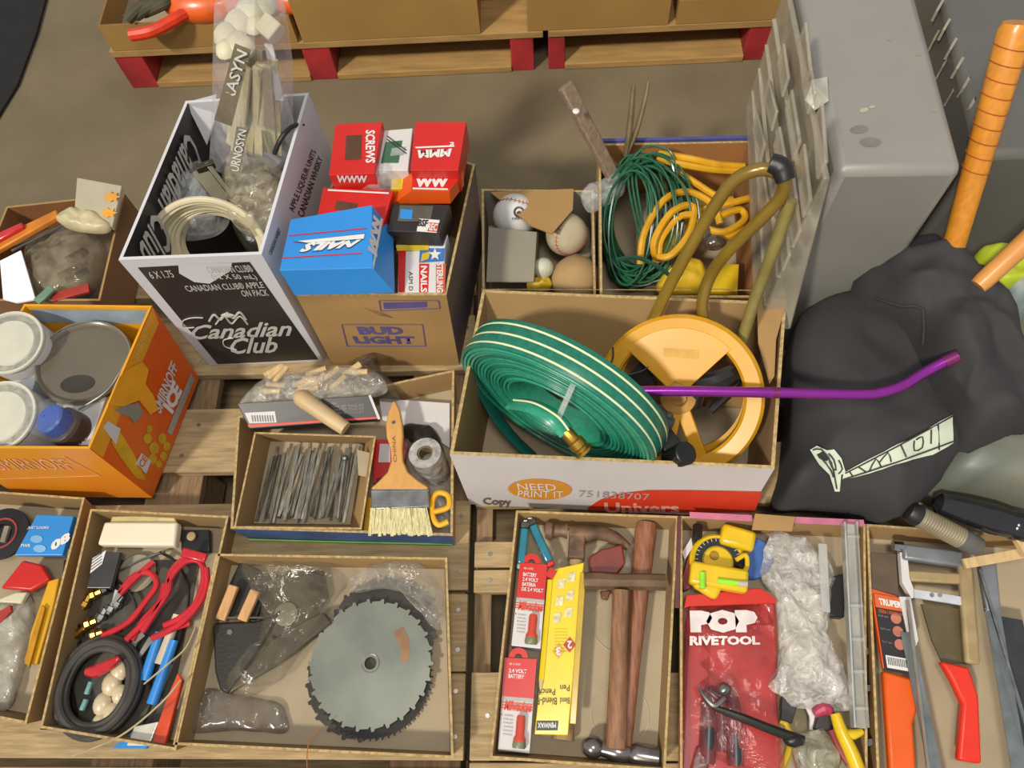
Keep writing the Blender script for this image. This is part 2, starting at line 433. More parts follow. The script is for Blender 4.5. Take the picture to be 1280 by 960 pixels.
for px0, px1 in ((205, 392), (425, 640), (706, 930), (965, 1100)):
    bp_box(px0, px1, 0.001, 0.018, 0.0, 0.1, palwood, 'bottom_board', bp)
    bp_box(px0, px1, 0.001, 0.018, 0.3, 0.42, palwood, 'bottom_board', bp)
for d in (0.0, 0.13, 0.26, 0.39, 0.52): bp_box(172, 680, 0.097, 0.115, d, d+0.11, palwood, 'deck_board', bp)
for d in (0.0, 0.13, 0.26, 0.39, 0.52): bp_box(686, 1100, 0.097, 0.115, d, d+0.11, palwood, 'deck_board', bp)
tan = mat('tan_carton', '#a07a40', 0.85, var=0.06, ns=6); tan_d = mat('tan_carton_edge', '#8b6a3a', 0.9)
def far_tray(label, pxa, pxb, h, d0=0.0, d1=0.5):
    a = bline(pxa); b = bline(pxb); q = [a+nb*d0, b+nb*d0, b+nb*d1, a+nb*d1]
    return cbox('carton', label, [Vector((v.x, v.y, 0.117)) for v in q], [Vector((v.x, v.y, 0.117+h)) for v in q], mo=tan, mi=tan, me=tan_d, group=None)
far_tray('low brown tray at the left end of the far pallet, full of orange things', 178, 392, 0.07)
far_tray('big brown carton in the middle of the far pallet', 398, 606, 0.26)
far_tray('big brown carton right of the middle on the far pallet', 662, 828, 0.24)
far_tray('low brown tray at the right end of the far pallet', 838, 1040, 0.06)
# orange things in the left far tray
og = mat('orange_plastic', '#e0601a', 0.35, var=0.1, coat=0.4)
def fp(pxa, d, z): a = bline(pxa)+nb*d; return Vector((a.x, a.y, z))
g = G(); g.tube([P(164, 44, .195), P(190, 39, .20), P(216, 26, .205), P(240, 12, .205)], 0.014, k=10)
tag(g.out('orange_tool', mat('red_orange_plastic', '#d93a18', 0.35)), 'red-orange curved handle over the edge of the far left tray', 'handle')
g = G(); g.ball(P(255, 0, 0.2), 0.075, sq=(1.3, 0.8, 0.55)); tag(g.out('orange_bucket', og), 'rounded orange plastic tub in the far left tray', 'tub')
g = G(); g.ball(P(368, -8, 0.2), 0.06, sq=(1.1, 0.9, 0.6)); tag(g.out('orange_bucket', og), 'small orange plastic tub behind the bag of sticks', 'tub')
for i in range(3):
    g = G(); g.tube([P(160+i*10, 24-i*4, .2), P(176+i*11, 8, .22), P(192+i*9, 0, .22), P(180+i*6, -14, .21)], 0.012)
    tag(g.out('cord_bundle', mat('olive_cord', '#4b4734', 0.8)), 'dark olive cord bundle in the corner of the far left tray', 'cord', 'olive cord bundles in the far tray')

# =================================================================== WHISKY CARTON
ccb = [P(265, 457, 0.147), P(408, 452, 0.147)]
rimc = PP([(148, 325), (327, 318), (386, 116), (232, 126)], 0.475)
base = [Vector((a.x, a.y, 0.147)) for a in rimc]
base[0] = ccb[0]; base[1] = ccb[1]
whitec = mat('white_carton', '#c9c8cb', 0.6, var=0.03, ns=8)
cc, cf, cwl = cbox('whisky_carton', 'open white and black whisky carton with silver script, full of sticks and cable', base, rimc, th=0.005,
    mo={'front': whitec, 'right': whitec, 'back': whitec, 'left': whitec}, mi={'front': whitec, 'right': whitec, 'back': whitec, 'left': blackprint}, me=whitec)
silver = mat('silver_print', '#bdbbb4', 0.4, var=0.05)
fr = cf['front']
patch(quad_on([(172, 334), (312, 327), (398, 449), (272, 455)][::-1], fr), blackprint, cwl['front'], 'black_print')
patch(quad_on([(223, 330), (290, 328), (288, 338), (262, 354), (243, 352), (224, 341)], fr), whitec, cwl['front'], 'worn_patch', lift=0.0009)
def ftext(s, px, m, par, face, **k): return text(s, quad_on(px, face), m, par, **k)
ftext('6 X 1.75', [(190, 348), (219, 346), (213, 337), (184, 339)], silver, cwl['front'], fr, bold=0.01, lift=0.001)
ftext('CANADIAN CLUB®', [(262, 341), (318, 339), (312, 330), (256, 332)], silver, cwl['front'], fr, bold=0.012, lift=0.0012)
ftext('(12 X 50 mL)', [(268, 350), (324, 350), (318, 342), (262, 342)], silver, cwl['front'], fr, bold=0.012, lift=0.0012)
ftext('CANADIAN CLUB® APPLE', [(235, 364), (331, 359), (327, 351), (229, 356)], silver, cwl['front'], fr, bold=0.012, lift=0.0012)
ftext('ON PACK', [(304, 370), (337, 369), (333, 361), (300, 362)], silver, cwl['front'], fr, bold=0.012, lift=0.0012)
ftext('Canadian', [(240, 424), (368, 419), (362, 400), (236, 406)], silver, cwl['front'], fr, bold=0.02, shear=0.5, lift=0.0012)
ftext('Club', [(290, 442), (350, 440), (344, 420), (284, 422)], silver, cwl['front'], fr, bold=0.02, shear=0.5, lift=0.0012)
fp0, fn = plane_of(fr)
if fn.y > 0: fn = -fn
def fpx(pts, lift=0.002): return [onplane(x, y, fp0, fn)+fn*lift for x, y in pts]
g = G(); g.tube(fpx([(243, 408), (230, 408), (229, 400), (240, 396), (254, 396)]), 0.0012, k=6); g.out('flourish', silver, cwl['front'])
g = G()
g.tube(fpx([(262, 400), (268, 392), (276, 398), (284, 390), (292, 396), (300, 389), (308, 398)]), 0.002, k=6)
g.tube(fpx([(270, 404), (280, 394), (290, 403), (300, 394), (310, 404)]), 0.0016, k=6)
g.ball(fpx([(285, 393)])[0], .009, 10, sq=(1.3, .3, .7)); g.out('crest', silver, cwl['front'])
g = G(); g.tube(fpx([(296, 436), (282, 432), (280, 424), (292, 421)]), 0.0012, k=6)
g.out('flourish', silver, cwl['front'])
rt = cf['right']
for s, q in (('APPLE LIQUEUR UNITS', [(368, 266), (396, 190), (389, 186), (360, 262)]), ('CANADIAN WHISKY', [(379, 272), (403, 198), (397, 194), (371, 268)]), ('CANADIAN WHISKY', [(339, 319), (351, 288), (347, 284), (335, 316)])):
    ftext(s, q, blackprint, cwl['right'], rt, bold=0.01)
li = cf['left_in']  # bottom-front, bottom-back, top-back, top-front
text('Canadian Club', [li[3].lerp(li[2], 0.86).lerp(li[0].lerp(li[1], .86), .05), li[3].lerp(li[2], .08).lerp(li[0].lerp(li[1], .08), .05), li[3].lerp(li[2], .08).lerp(li[0].lerp(li[1], .08), .27), li[3].lerp(li[2], .86).lerp(li[0].lerp(li[1], .86), .27)], silver, cwl['left'], bold=0.015, shear=0.4, lift=.004)
# white inner flaps at the back
g = G(); g.prism([P(232, 128, 0.475), P(270, 118, 0.475), P(268, 150, 0.44), P(258, 180, 0.41)], 0.003); g.out('flap', whitec, cc)
g = G(); g.prism([P(350, 160, 0.44), P(358, 118, 0.475), P(372, 170, 0.45), P(372, 190, 0.42), P(358, 180, 0.42)], 0.003); g.out('flap', whitec, cc)

# cable coil
cw = mat('cream_cable', '#cbbf9d', 0.5, var=0.06)
tcoil = T('cable_coil', 'coil of flat cream electrical cable at the front of the whisky carton', 'cable', P(250, 320, 0.40))
for i in range(11):
    r_ = 0.084-0.0030*i+random.uniform(-.0015, .0015); cx_ = -.532+random.uniform(-.004, .004); h_ = 0.012-0.0045*i
    pts = []
    for k in range(22):
        a_ = 2*pi*k/22; u_ = r_*sin(a_); pts.append(Vector((cx_+r_*1.08*cos(a_), .728+u_*.60-h_*.7, .385+u_*.75+h_*.6)))
    g = G(); g.tube(pts, 0.0052, k=8, sub=3, closed=True, flat=0.75); g.out('cable_loop', cw, tcoil)
# hinge / metal bracket
g = G(); a = P(250, 209, 0.46); b = P(283, 253, 0.42); g.bar(a, b, 0.030, 0.006); g.bar(a+Vector((0.012, 0.004, 0.006)), b+Vector((0.012, 0.004, 0.006)), 0.008, 0.008); g.bar(P(246, 212, 0.462), P(268, 204, 0.462), 0.010, 0.012)
tag(g.out('metal_bracket', mat('bracket_steel', '#4f4a38', 0.3, 0.6), bevel=0.001), 'shiny steel hinge bracket lying above the cream cable coil', 'bracket')
o = sack('plastic_bag', [(232, 225), (258, 206), (275, 225), (282, 262), (262, 285), (215, 290), (208, 262), (220, 240)], 0.36, 0.07, clear, noise_a=0.012, noise_s=30, seed=3)
tag(o, 'crumpled clear bag beside the bracket, left of the bag of bolts', 'bag')
blueish = mat('blue_sheen', '#8fa2ad', 0.3)
for (x, y) in ((228, 262), (238, 240), (246, 258)):
    g = G(); a = P(x, y, 0.39); g.bar(a, a+Vector((0.012, 0.03, 0.005)), 0.012, 0.004)
    tag(g.out('metal_strip', blueish), 'short bluish metal strip inside the crumpled clear bag', 'strip', 'metal strips in the clear bag')
# bag of bolts
tb = T('bag_of_bolts', 'clear plastic bag of mixed brown fittings in the middle of the whisky carton', 'bag', P(315, 235, 0.38))
for i in range(16):
    x = 312+random.uniform(-32, 34); y = 225+random.uniform(-34, 34); a = P(x, y, 0.41+random.uniform(-.01, .01)); an = random.uniform(0, pi)
    g = G(); g.cyl(a, a+Vector((cos(an)*0.028, sin(an)*0.028, 0.004)), 0.006, k=8); g.cyl(a-Vector((cos(an)*0.005, sin(an)*0.005, 0)), a, 0.010, k=6)
    g.out('bolt', random.choice([rust, mat('tan_plastic', '#a58e66', 0.5), steel]), tb)
g = radial(PP([(272, 200), (295, 178), (330, 180), (352, 205), (356, 240), (340, 275), (310, 285), (280, 262)], 0.43), 0.37, 0.085, noise_a=0.012, noise_s=26, seed=5)
g.out('plastic_film', film('bolt_bag_film', '#b8ad92', 0.42, 0.14, bs=38), tb, smooth=60)
o = sack('black_pouch', [(290, 268), (320, 255), (348, 262), (350, 292), (325, 312), (300, 305)], 0.36, 0.05, mat('black_bag', '#26241f', 0.35, bump=0.4), seed=8, noise_a=0.008)
tag(o, 'dark glossy pouch under the bag of bolts', 'pouch')
g = G(); g.tube([P(343, 192, 0.46), P(352, 172, 0.48), P(366, 158, 0.48), P(378, 156, 0.46)], 0.004)
tag(g.out('black_cord', blackp), 'short black cord looping over the right edge of the whisky carton', 'cord')

# tall bag of sticks standing up out of the whisky carton
ts = T('bag_of_sticks', 'tall clear bag of pale sticks and blocks standing out of the whisky carton', 'bag', P(315, 190, 0.40))
stick = mat('cream_stick', '#c8bd92', 0.55, var=0.08, stretch=(6, 6, 1))
for i in range(11):
    x0 = 288+i*6; x1 = 300+i*4+random.uniform(-4, 4)
    g = G(); g.bar(P(x0, 188+random.uniform(-8, 8), 0.44), P(x1, 75+random.uniform(-14, 10), 0.60), 0.014, 0.006, up=(0, -0.6, 0.8)); g.out('stick', stick, ts, bevel=0.001)
for (x, y, r) in ((285, 45, 0.020), (300, 30, 0.022), (315, 16, 0.024), (328, 8, 0.022), (296, 55, 0.018), (305, 60, 0.016), (320, 32, 0.016), (284, 62, 0.016)):
    g = G(); g.ball(P(x, y, 0.63), r, k=12, sq=(1, 1.2, 0.8)); g.out('cream_knob', cream, ts)
g = G(); g.bar(P(330, 46, 0.64), P(346, 26, 0.65), 0.028, 0.024, up=(0, -0.4, 0.9)); g.out('cream_block', cream, ts, bevel=0.002)
g = G(); g.bar(P(350, 125, 0.54), P(336, 55, 0.62), 0.012, 0.004, up=(0, -0.6, 0.8)); g.out('white_strip', white, ts)
cq = [P(268, 150, 0.558), P(290, 158, 0.558), P(314, 62, 0.663), P(294, 54, 0.663)]
cd_ = patch(cq, mat('dark_card', '#6a5f4a', 0.5), ts, 'card')
text('DERASYN', [P(286, 150, 0.56), P(310, 66, 0.665), P(297, 60, 0.665), P(272, 145, 0.56)], silver, ts, bold=0.012, lift=0.001)
cq = [P(286, 215, 0.47), P(300, 217, 0.47), P(310, 160, 0.52), P(296, 158, 0.52)]
patch(cq, mat('dark_card', '#6a5f4a', 0.5), ts, 'card')
text('URNOSYN', [P(299, 215, 0.472), P(309, 163, 0.522), P(299, 161, 0.522), P(287, 212, 0.472)], silver, ts, bold=0.012, lift=0.001)
g = G()
r0 = PP([(264, 205), (320, 225), (372, 195), (352, 130), (285, 128)], 0.46)
rings = [[(262, 210, .42), (315, 232, .42), (372, 200, .42), (352, 160, .42), (285, 160, .42)],
         [(264, 150, .50), (315, 160, .52), (366, 140, .50), (350, 110, .48), (280, 112, .48)],
         [(266, 80, .60), (318, 90, .62), (366, 78, .60), (345, 60, .57), (285, 60, .57)],
         [(270, 10, .68), (318, 20, .70), (358, 8, .68), (345, -6, .66), (285, -6, .66)],
         [(276, -50, .73), (318, -45, .75), (350, -52, .73), (340, -60, .71), (290, -60, .71)]]
vv = []; ff = []
for rg in rings:
    q = PP(rg, 0)
    for i in range(5):
        for s in range(6):
            p_ = q[i].lerp(q[(i+1) % 5], s/6); vv.append(p_+Vector([noise.noise(p_*40+Vector((k, 0, 0)))*0.004 for k in range(3)]))
for i in range(4):
    for j in range(30): ff.append((i*30+j, i*30+(j+1) % 30, (i+1)*30+(j+1) % 30, (i+1)*30+j))
g.add(vv, ff); g.out('plastic_film', film('tall_bag_film', '#cfccd2', 0.22, 0.15, bs=18), ts, smooth=60)

# =================================================================== NAILS AND SCREWS CARTON
rb = PP([(370, 370), (558, 369), (594, 205), (436, 160)], 0.38)
bb = [P(415, 456, 0.147), P(572, 457, 0.147), Vector((rb[2].x-0.004, rb[2].y, 0.147)), Vector((rb[3].x, rb[3].y, 0.147))]
beer = mat('blue_ink', '#5a5086', 0.7, var=0.1)
bx, bfc, bw = cbox('brown_carton', 'open brown carton with blue print on its front, packed with nail and screw boxes', bb, rb,
    mo={'front': card, 'right': mat('shaded_blue_print', '#4b4658', 0.7, var=0.2, ns=8, h2='#6f5a44'), 'back': card, 'left': card})  # right side: blue print, with its shade painted in as darker colour
ftext('BUD', [(450, 418), (506, 418), (502, 408), (445, 408)], beer, bw['front'], bfc['front'], bold=0.05)
ftext('LIGHT', [(445, 429), (520, 430), (517, 420), (440, 420)], beer, bw['front'], bfc['front'], bold=0.05)
def frame_px(px, wd, face, m, par):
    p0, n = plane_of(face); n = n if n.dot(CAM-p0) > 0 else -n
    q = [onplane(x, y, p0, n)+n*0.001 for x, y in px]; g = G()
    for i in range(len(q)): g.bar(q[i], q[(i+1) % len(q)], wd, 0.0006, up=n)
    return g.out('printed_frame', m, par)
frame_px([(427, 405), (528, 405), (532, 432), (434, 432)], 0.0012, bfc['front'], beer, bw['front'])
frame_px([(474, 375), (548, 375), (550, 385), (476, 388)], 0.0012, bfc['front'], beer, bw['front'])
patch(quad_on([(480, 386), (534, 384), (534, 377), (479, 378)], bfc['front']), beer, bw['front'], 'blue_print')
g = G(); g.prism(fpx([(0, 0)])*0 or quad_on([(452, 384), (478, 390), (494, 398), (476, 395)], bfc['front']), 0.002, up=(0, -1, 0)); g.out('torn_edge', card_edge, bw['front'])

# blue nails box
t, q = carton('nail_box', 'bright blue box of nails lying on top at the front of the beer carton', [(349, 338, .455), (466, 335, .455), (465, 256, .455), (363, 274, .455)],
              [(371, 368, .40), (489, 368, .40), (497, 298, .40), (380, 300, .40)], bluep)
mt = t.children[0] if t.children else None
tp = q['top']
nk = mat('dark_blue_ink', '#2a3a55')
text('NAILS', quad_on([(452, 300), (380, 304), (374, 316), (445, 309)], tp), white, t, bold=0.06, shear=0.35, lift=0.0014)
text('NAILS', quad_on([(453, 300), (379, 304), (373, 317), (446, 310)], tp), nk, t, bold=0.09, shear=0.35, lift=0.0008)
patch(quad_on([(372, 302), (456, 293), (455, 299), (384, 304)], tp), white, t, 'white_swash', 0.0014)
patch(quad_on([(366, 303), (456, 292), (455, 300), (384, 305)], tp), nk, t, 'swash_outline', 0.0009)
for y0 in (0.0, 1.0):
    a = [(361, 295), (458, 286)] if y0 == 0 else [(353, 323), (452, 317)]
    p0, n = plane_of(tp); g = G(); g.bar(onplane(*a[0], p0, n)+Vector((0, 0, .0012)), onplane(*a[1], p0, n)+Vector((0, 0, .0012)), 0.0016, 0.0006); g.out('red_line', redp, t)
rq = quad_on([(476, 274), (469, 336), (459, 312), (466, 268)], q['right'])
text('WW', rq, white, t, bold=0.07, shear=0.2, lift=0.0012)
patch(quad_on([(466, 338), (478, 274), (475, 273), (465, 330)], q['right']), white, t, 'white_bar', .0013)
# red screw boxes
t, q = carton('screw_box', 'red screw box with a square dark window, back left in the beer carton', [(411, 219, .46), (468, 217, .46), (478, 152, .46), (419, 155, .46)], 0.05, redp)
tp = q['top']; patch(quad_on([(431, 200), (451, 199), (452, 169), (433, 170)], tp), mat('window_brown', '#5a3a28'), t, 'window', 0.001)
text('SCREWS', quad_on([(457, 163), (457, 204), (469, 204), (469, 163)], tp), white, t, bold=0.03)
text('WWW', quad_on([(459, 228), (421, 228), (421, 219), (459, 219)], q['front']), white, t, bold=0.04)
t, q = carton('screw_box', 'red screw box with a white zigzag logo, back right in the beer carton', [(513, 213, .46), (573, 213, .46), (583, 152, .46), (519, 152, .46)], 0.05, redp)
text('MMM', quad_on([(565, 186), (522, 188), (524, 198), (562, 196)], q['top']), white, t, bold=0.05)
patch(quad_on([(520, 186), (568, 184), (568, 182), (519, 184)], q['top']), white, t, 'white_stripe', 0.001)
text('5', quad_on([(568, 184), (562, 184), (562, 178), (568, 178)], q['top']), white, t, bold=0.03)
t, q = carton('white_packet', 'white and green packet wedged between the two red screw boxes', [(472, 213, .445), (510, 213, .445), (516, 160, .445), (480, 163, .445)], 0.04, white_card)
patch(quad_on([(476, 204), (498, 204), (503, 176), (482, 178)], q['top']), mat('green_label', '#3f6b4c'), t, 'green_label', 0.001)
patch(quad_on([(488, 196), (504, 194), (507, 184), (490, 186)], q['top']), mat('grey_label', '#9aa3a0'), t, 'grey_label', 0.0014)
for y in (189, 193): g = G(); p0, n = plane_of(q['top']); g.bar(onplane(484, y-18, p0, n)+Vector((0, 0, .002)), onplane(508, y, p0, n)+Vector((0, 0, .002)), .0012, .0008); g.out('dark_line', blackprint, t)
t, q = carton('screw_box', 'orange and red screw box with white zigzag logo, right side of the beer carton', [(514, 238, .44), (562, 238, .44), (580, 214, .44), (516, 214, .44)],
              [(488, 254, .41), (561, 256, .41), (582, 232, .41), (494, 232, .41)], [redp, orangep], mis=[1, 0, 1, 1, 1, 1])
text('WW', quad_on([(518, 234), (560, 234), (561, 222), (520, 222)], q['top']), white, t, bold=0.07)
patch(quad_on([(516, 237), (560, 238), (560, 236), (516, 235)], q['top']), white, t, 'white_stripe', 0.001)
t, q = carton('yellow_packet', 'small yellow packet behind the orange screw box', [(488, 236, .425), (512, 236, .425), (514, 214, .425), (492, 214, .425)], 0.03, mat('yellow_card', '#d6b82a', 0.5))
t, q = carton('screw_box', 'red screw box half under the blue nail box', [(396, 272, .43), (478, 284, .43), (492, 238, .43), (404, 234, .43)], 0.05, redp)
patch(quad_on([(418, 262), (444, 266), (447, 255), (421, 251)], q['top']), mat('window_brown', '#5a3a28'), t, 'window', 0.001)
patch(quad_on([(410, 239), (486, 243), (486, 241), (410, 237)], q['top']), white, t, 'white_stripe', 0.001)
t, q = carton('black_box', 'black hardware box with a clear window and small logo beside the blue nail box', [(484, 289, .42), (550, 291, .42), (563, 256, .42), (490, 254, .42)], 0.05, blackprint)
patch(quad_on([(497, 277), (538, 278), (542, 258), (500, 257)], q['top']), mat('window_grey', '#5a5648', 0.2), t, 'window', 0.001)
patch(quad_on([(500, 274), (515, 275), (516, 263), (501, 262)], q['top']), bluep, t, 'blue_part', 0.0015)
patch(quad_on([(521, 290), (546, 292), (550, 276), (524, 274)], q['top']), white, t, 'logo_ground', 0.0018)
patch(quad_on([(534, 290), (546, 291), (549, 280), (536, 279)], q['top']), mat('orange_red', '#c9502c'), t, 'logo_square', 0.0022)
text('REC', quad_on([(534, 289), (546, 290), (548, 281), (536, 280)], q['top']), white, t, bold=0.03, lift=0.0026)
text('BSF', quad_on([(522, 284), (534, 285), (536, 276), (524, 275)], q['top']), blackprint, t, bold=0.04, lift=0.0026)
t, q = carton('small_box', 'white box with a yellow strip behind the striped nail packet', [(495, 310, .385), (556, 310, .385), (560, 293, .385), (494, 291, .385)], 0.04, white_card)
patch(quad_on([(496, 314), (536, 313), (536, 307), (496, 307)], q['top']), mat('yellow_card', '#d6b82a', 0.5), t, 'yellow_strip', 0.001)
t, q = carton('nail_box', 'striped red, white and blue nail packet at the front right of the beer carton', [(497, 365, .383), (553, 365, .383), (557, 308, .383), (498, 313, .383)], 0.05, white_card)
tp = q['top']
for a, b, m_ in ((498, 506, redp), (524, 535, redp), (545, 556, mat('red_faded', '#cc5a40'))):
    patch(quad_on([(a, 366), (b, 366), (b+1.5, 330 if a > 500 else 314), (a, 330 if a > 500 else 314)], tp), m_, t, 'stripe', 0.001)
patch(quad_on([(524, 329), (555, 327), (557, 309), (525, 311)], tp), mat('flag_blue', '#3e6fae'), t, 'blue_field', 0.0012)
st = []
for i in range(10):
    a = -pi/2+i*pi/5; r = 8 if i % 2 == 0 else 3.4; st.append((544+r*cos(a), 319+r*sin(a)))
p0, n = plane_of(tp); g = G(); g.prism([onplane(x, y, p0, n)+Vector((0, 0, .0025)) for x, y in st], .001); g.out('star', white, t, smooth=0)
patch(quad_on([(526, 328), (536, 324), (538, 315), (528, 318)], tp), mat('yellow_card', '#d6b82a', 0.5), t, 'yellow_shape', 0.0018)
text('NAILS', quad_on([(526, 333), (526, 366), (534, 366), (534, 333)], tp), white, t, bold=0.03, lift=0.0015)
text('STERLING', quad_on([(546, 329), (546, 366), (554, 366), (554, 329)], tp), white, t, bold=0.03, lift=0.0015)
text('ASM D', quad_on([(511, 340), (511, 364), (516, 364), (516, 340)], tp), blackprint, t, lift=0.0015)
o = sack('plastic_bag', [(452, 226), (478, 214), (500, 214), (502, 232), (480, 240), (440, 236)], 0.40, 0.05, clear, seed=4, noise_a=.006, noise_s=40)
tag(o, 'small crumpled clear bag between the red screw boxes', 'bag')

# =================================================================== BALL BOX
rb = PP([(603, 372), (745, 372), (742, 238), (602, 236)], 0.255)
bb = [Vector((v.x, v.y, 0.147)) for v in rb]
bx, bfc, bw = cbox('small_carton', 'small open brown carton holding baseballs and a golf ball', bb, rb, mi=card_grey, mo=card_grey)
g = G(); g.prism([P(613, 240, .26), P(717, 236, .26), P(716, 262, .275), P(690, 292, .28), P(664, 282, .275)], 0.003); g.out('flap', card, bx)
def ball3(px, py, z, r, m, label, name, cat, stitch=None, seam=True):
    c = P(px, py, z); t = T(name, label, cat, c-Vector((0, 0, r)))
    g = G(); g.ball(c, r, 32); g.out('ball_cover', m, t)
    if seam:
        # the curved seam of a baseball with short stitches
        f = Matrix.Rotation(stitch[0], 3, 'Z') @ Matrix.Rotation(stitch[1], 3, 'X'); pts = []
        for i in range(48):
            a = 2*pi*i/48; al = 0.44; x = (1-al)*0+cos(a)+al*cos(3*a)*0.4; y = sin(a)-al*sin(3*a)*0.4; zz = 0.95*sin(2*a)*0.9
            v = Vector((x, y, zz)).normalized(); pts.append(c+f @ v*(r+0.0002))
        g = G(); g.tube(pts, 0.0006, k=5, closed=True, sub=2)
        for i in range(0, 48):
            p_ = pts[i]; nn = (p_-c).normalized(); tg = (pts[(i+1) % 48]-pts[i-1]).normalized(); sd2 = nn.cross(tg)
            for s_ in (-1, 1): g.tube([p_, p_+sd2*0.004*s_+tg*0.002], 0.0006, k=4, sub=1)
        g.out('seam', mat('red_thread', '#a5543f', 0.8), t)
    return t, c
t, c = ball3(644, 270, .235, .040, mat('ball_white', '#cfcdc8', 0.6, var=0.04), 'clean white baseball with round black stamp, in the back left of the small carton', 'baseball', 'ball', (0.9, 1.2))
p0 = c+Vector((0, 0, 0.0395)); g = G(); cc2 = P(649, 265, .27)
nn = (cc2-c).normalized(); pts = []
x = nn.orthogonal().normalized(); y = nn.cross(x)
for rr in (0.0092, 0.0072):
    g.tube([c+(nn*0.0393+(x*cos(i*pi/8)+y*sin(i*pi/8))*rr) for i in range(16)], 0.0009, k=5, closed=True, sub=1)
g.out('round_stamp', blackprint, t)
cq = [c+nn*0.040+Vector(v) for v in ((-0.004, -0.004, 0.0), (0.004, -0.004, 0), (0.004, 0.004, 0), (-0.004, 0.004, 0))]
text('R', cq, blackprint, t, bold=0.05)
cq = [c+nn*0.0385+Vector(v) for v in ((-0.012, -0.018, 0.0), (0.012, -0.016, 0), (0.012, -0.012, 0), (-0.012, -0.013, 0))]
text('HAILEY', cq, blackprint, t, bold=0.03, lift=0.003)
ball3(708, 293, .225, .038, mat('ball_cream', '#bcae90', 0.7, var=0.12, ns=18), 'worn cream baseball with red stitching, in the middle of the small carton', 'baseball', 'ball', (2.4, 0.9))
ball3(720, 350, .20, .044, mat('ball_tan', '#a88a5e', 0.85, var=0.12, ns=22, bump=0.3), 'big worn tan ball at the front right of the small carton', 'softball', 'ball', (0.3, 0.2), seam=False)
t, c = ball3(679, 335, .22, .0185, mat('golf_white', '#c3c4ae', 0.4, var=0.05, bump=0.6, bs=420), 'small dimpled golf ball in the small carton', 'golf_ball', 'ball', seam=False)
# grey inner carton in front of the clean ball
t = T('small_grey_box', 'opened grey card packet standing in front of the clean white baseball', 'packet', P(640, 320, .15))
g = G(); g.prism([P(608, 352, .25), P(667, 352, .24), P(671, 290, .262), P(611, 284, .262)], 0.003); g.out('panel', card_grey, t)
g = G(); g.prism([P(667, 352, .24), P(672, 352, .17), P(675, 292, .19), P(671, 290, .262)], 0.002, up=(1, 0, 0.3)); g.out('panel', card_grey, t)
o = sack('yellow_wrapper', [(662, 350), (684, 346), (690, 356), (675, 362), (660, 360)], 0.2, 0.02, mat('yellow_wrap', '#c7a52a', 0.4), noise_a=.004, noise_s=60)
tag(o, 'small crumpled yellow wrapper at the front of the small carton', 'wrapper')

# =================================================================== WIRE CARTON
rw = PP([(750, 372), (948, 372), (938, 176), (748, 180)], 0.285)
bb = [Vector((v.x, v.y, 0.147)) for v in rw]
orng = mat('orange_brown_card', '#a5703c', 0.85, var=0.1, ns=8)
bx, bfc, bw = cbox('wire_carton', 'open brown carton holding green wire and yellow cord, with a blue rim at the back', bb, rw, mi=orng)
g = G(); g.bar(rw[3]+Vector((0, 0.004, 0.003)), rw[2]+Vector((0, 0.004, 0.003)), 0.006, 0.006); g.out('blue_rim', mat('blue_rim', '#4a4a8c', 0.5), bx)
gw = mat('green_wire', '#1f5a3c', 0.3, var=0.2, ns=40, coat=0.4)
tw = T('wire_coil', 'coil of dark green plastic-coated wire in the brown carton', 'wire', P(805, 300, .16))
for i in range(46):
    rx = 52+random.uniform(-26, 4); cx = 754+rx+random.uniform(-3, 12); cy = 276+random.uniform(-6, 8)
    ry = 76+random.uniform(-14, 5); zt = 0.205+0.0016*i+random.uniform(-.012, .012)
    pts = [P(a, b, zt+0.05*cos((k/16)*2*pi+1.2)) for k, (a, b) in enumerate(ell(cx, cy, rx, ry, 16, 0.08))]
    g = G(); g.tube(pts, 0.0021, k=6, closed=True, sub=3); g.out('wire_loop', gw, tw)
for i in range(3):
    g = G(); g.tube([P(800+i*4, 300, .25), P(785+i*5, 220, .3), P(805+i*4, 185+i*8, .33), P(838, 190+i*12, .32), P(848-i*4, 230, .3)], 0.0024, k=6); g.out('wire_end', gw, tw)
g = G(); g.tube([P(770, 325, .31), P(795, 322, .315), P(820, 332, .315), P(838, 345, .3)], 0.004, k=6); g.out('wire_tie', mat('dark_green_tie', '#1c4432', 0.4), tw)
o = sack('plastic_bag', [(725, 240), (745, 228), (778, 218), (782, 236), (760, 252), (735, 262)], 0.27, 0.03, clear, noise_a=.008, noise_s=40, seed=9)
tag(o, 'torn clear bag hanging over the left edge of the wire carton', 'bag')
yc = mat('yellow_cord', '#d19a16', 0.45, var=0.12)
ty = T('yellow_cord', 'yellow extension cord looped in the brown carton', 'cord', P(870, 270, .16))
for pts in ([(822, 200, .3), (850, 205, .31), (890, 212, .3), (925, 214, .29)], [(824, 192, .3), (860, 198, .31), (900, 206, .3), (930, 208, .29)],
            [(842, 212, .29), (868, 228, .29), (895, 245, .29), (915, 250, .28)], [(925, 214, .29), (965, 226, .28), (960, 240, .27), (920, 252, .28), (880, 262, .28)],
            [(800, 330, .27), (806, 290, .3), (830, 250, .31), (860, 240, .3), (890, 255, .29), (900, 280, .28)],
            [(820, 325, .27), (818, 300, .3), (840, 265, .31), (866, 258, .3), (862, 290, .3), (840, 318, .29), (822, 322, .28)],
            [(824, 328, .27), (826, 300, .29), (848, 272, .3), (866, 268, .3)], [(880, 285, .28), (905, 290, .28), (930, 275, .27), (925, 262, .27), (900, 270, .28)],
            [(890, 300, .27), (910, 296, .27), (928, 286, .26)]):
    g = G(); g.tube([P(*p_) for p_ in pts], 0.0062, k=8, sub=5); g.out('cord_loop', yc, ty)
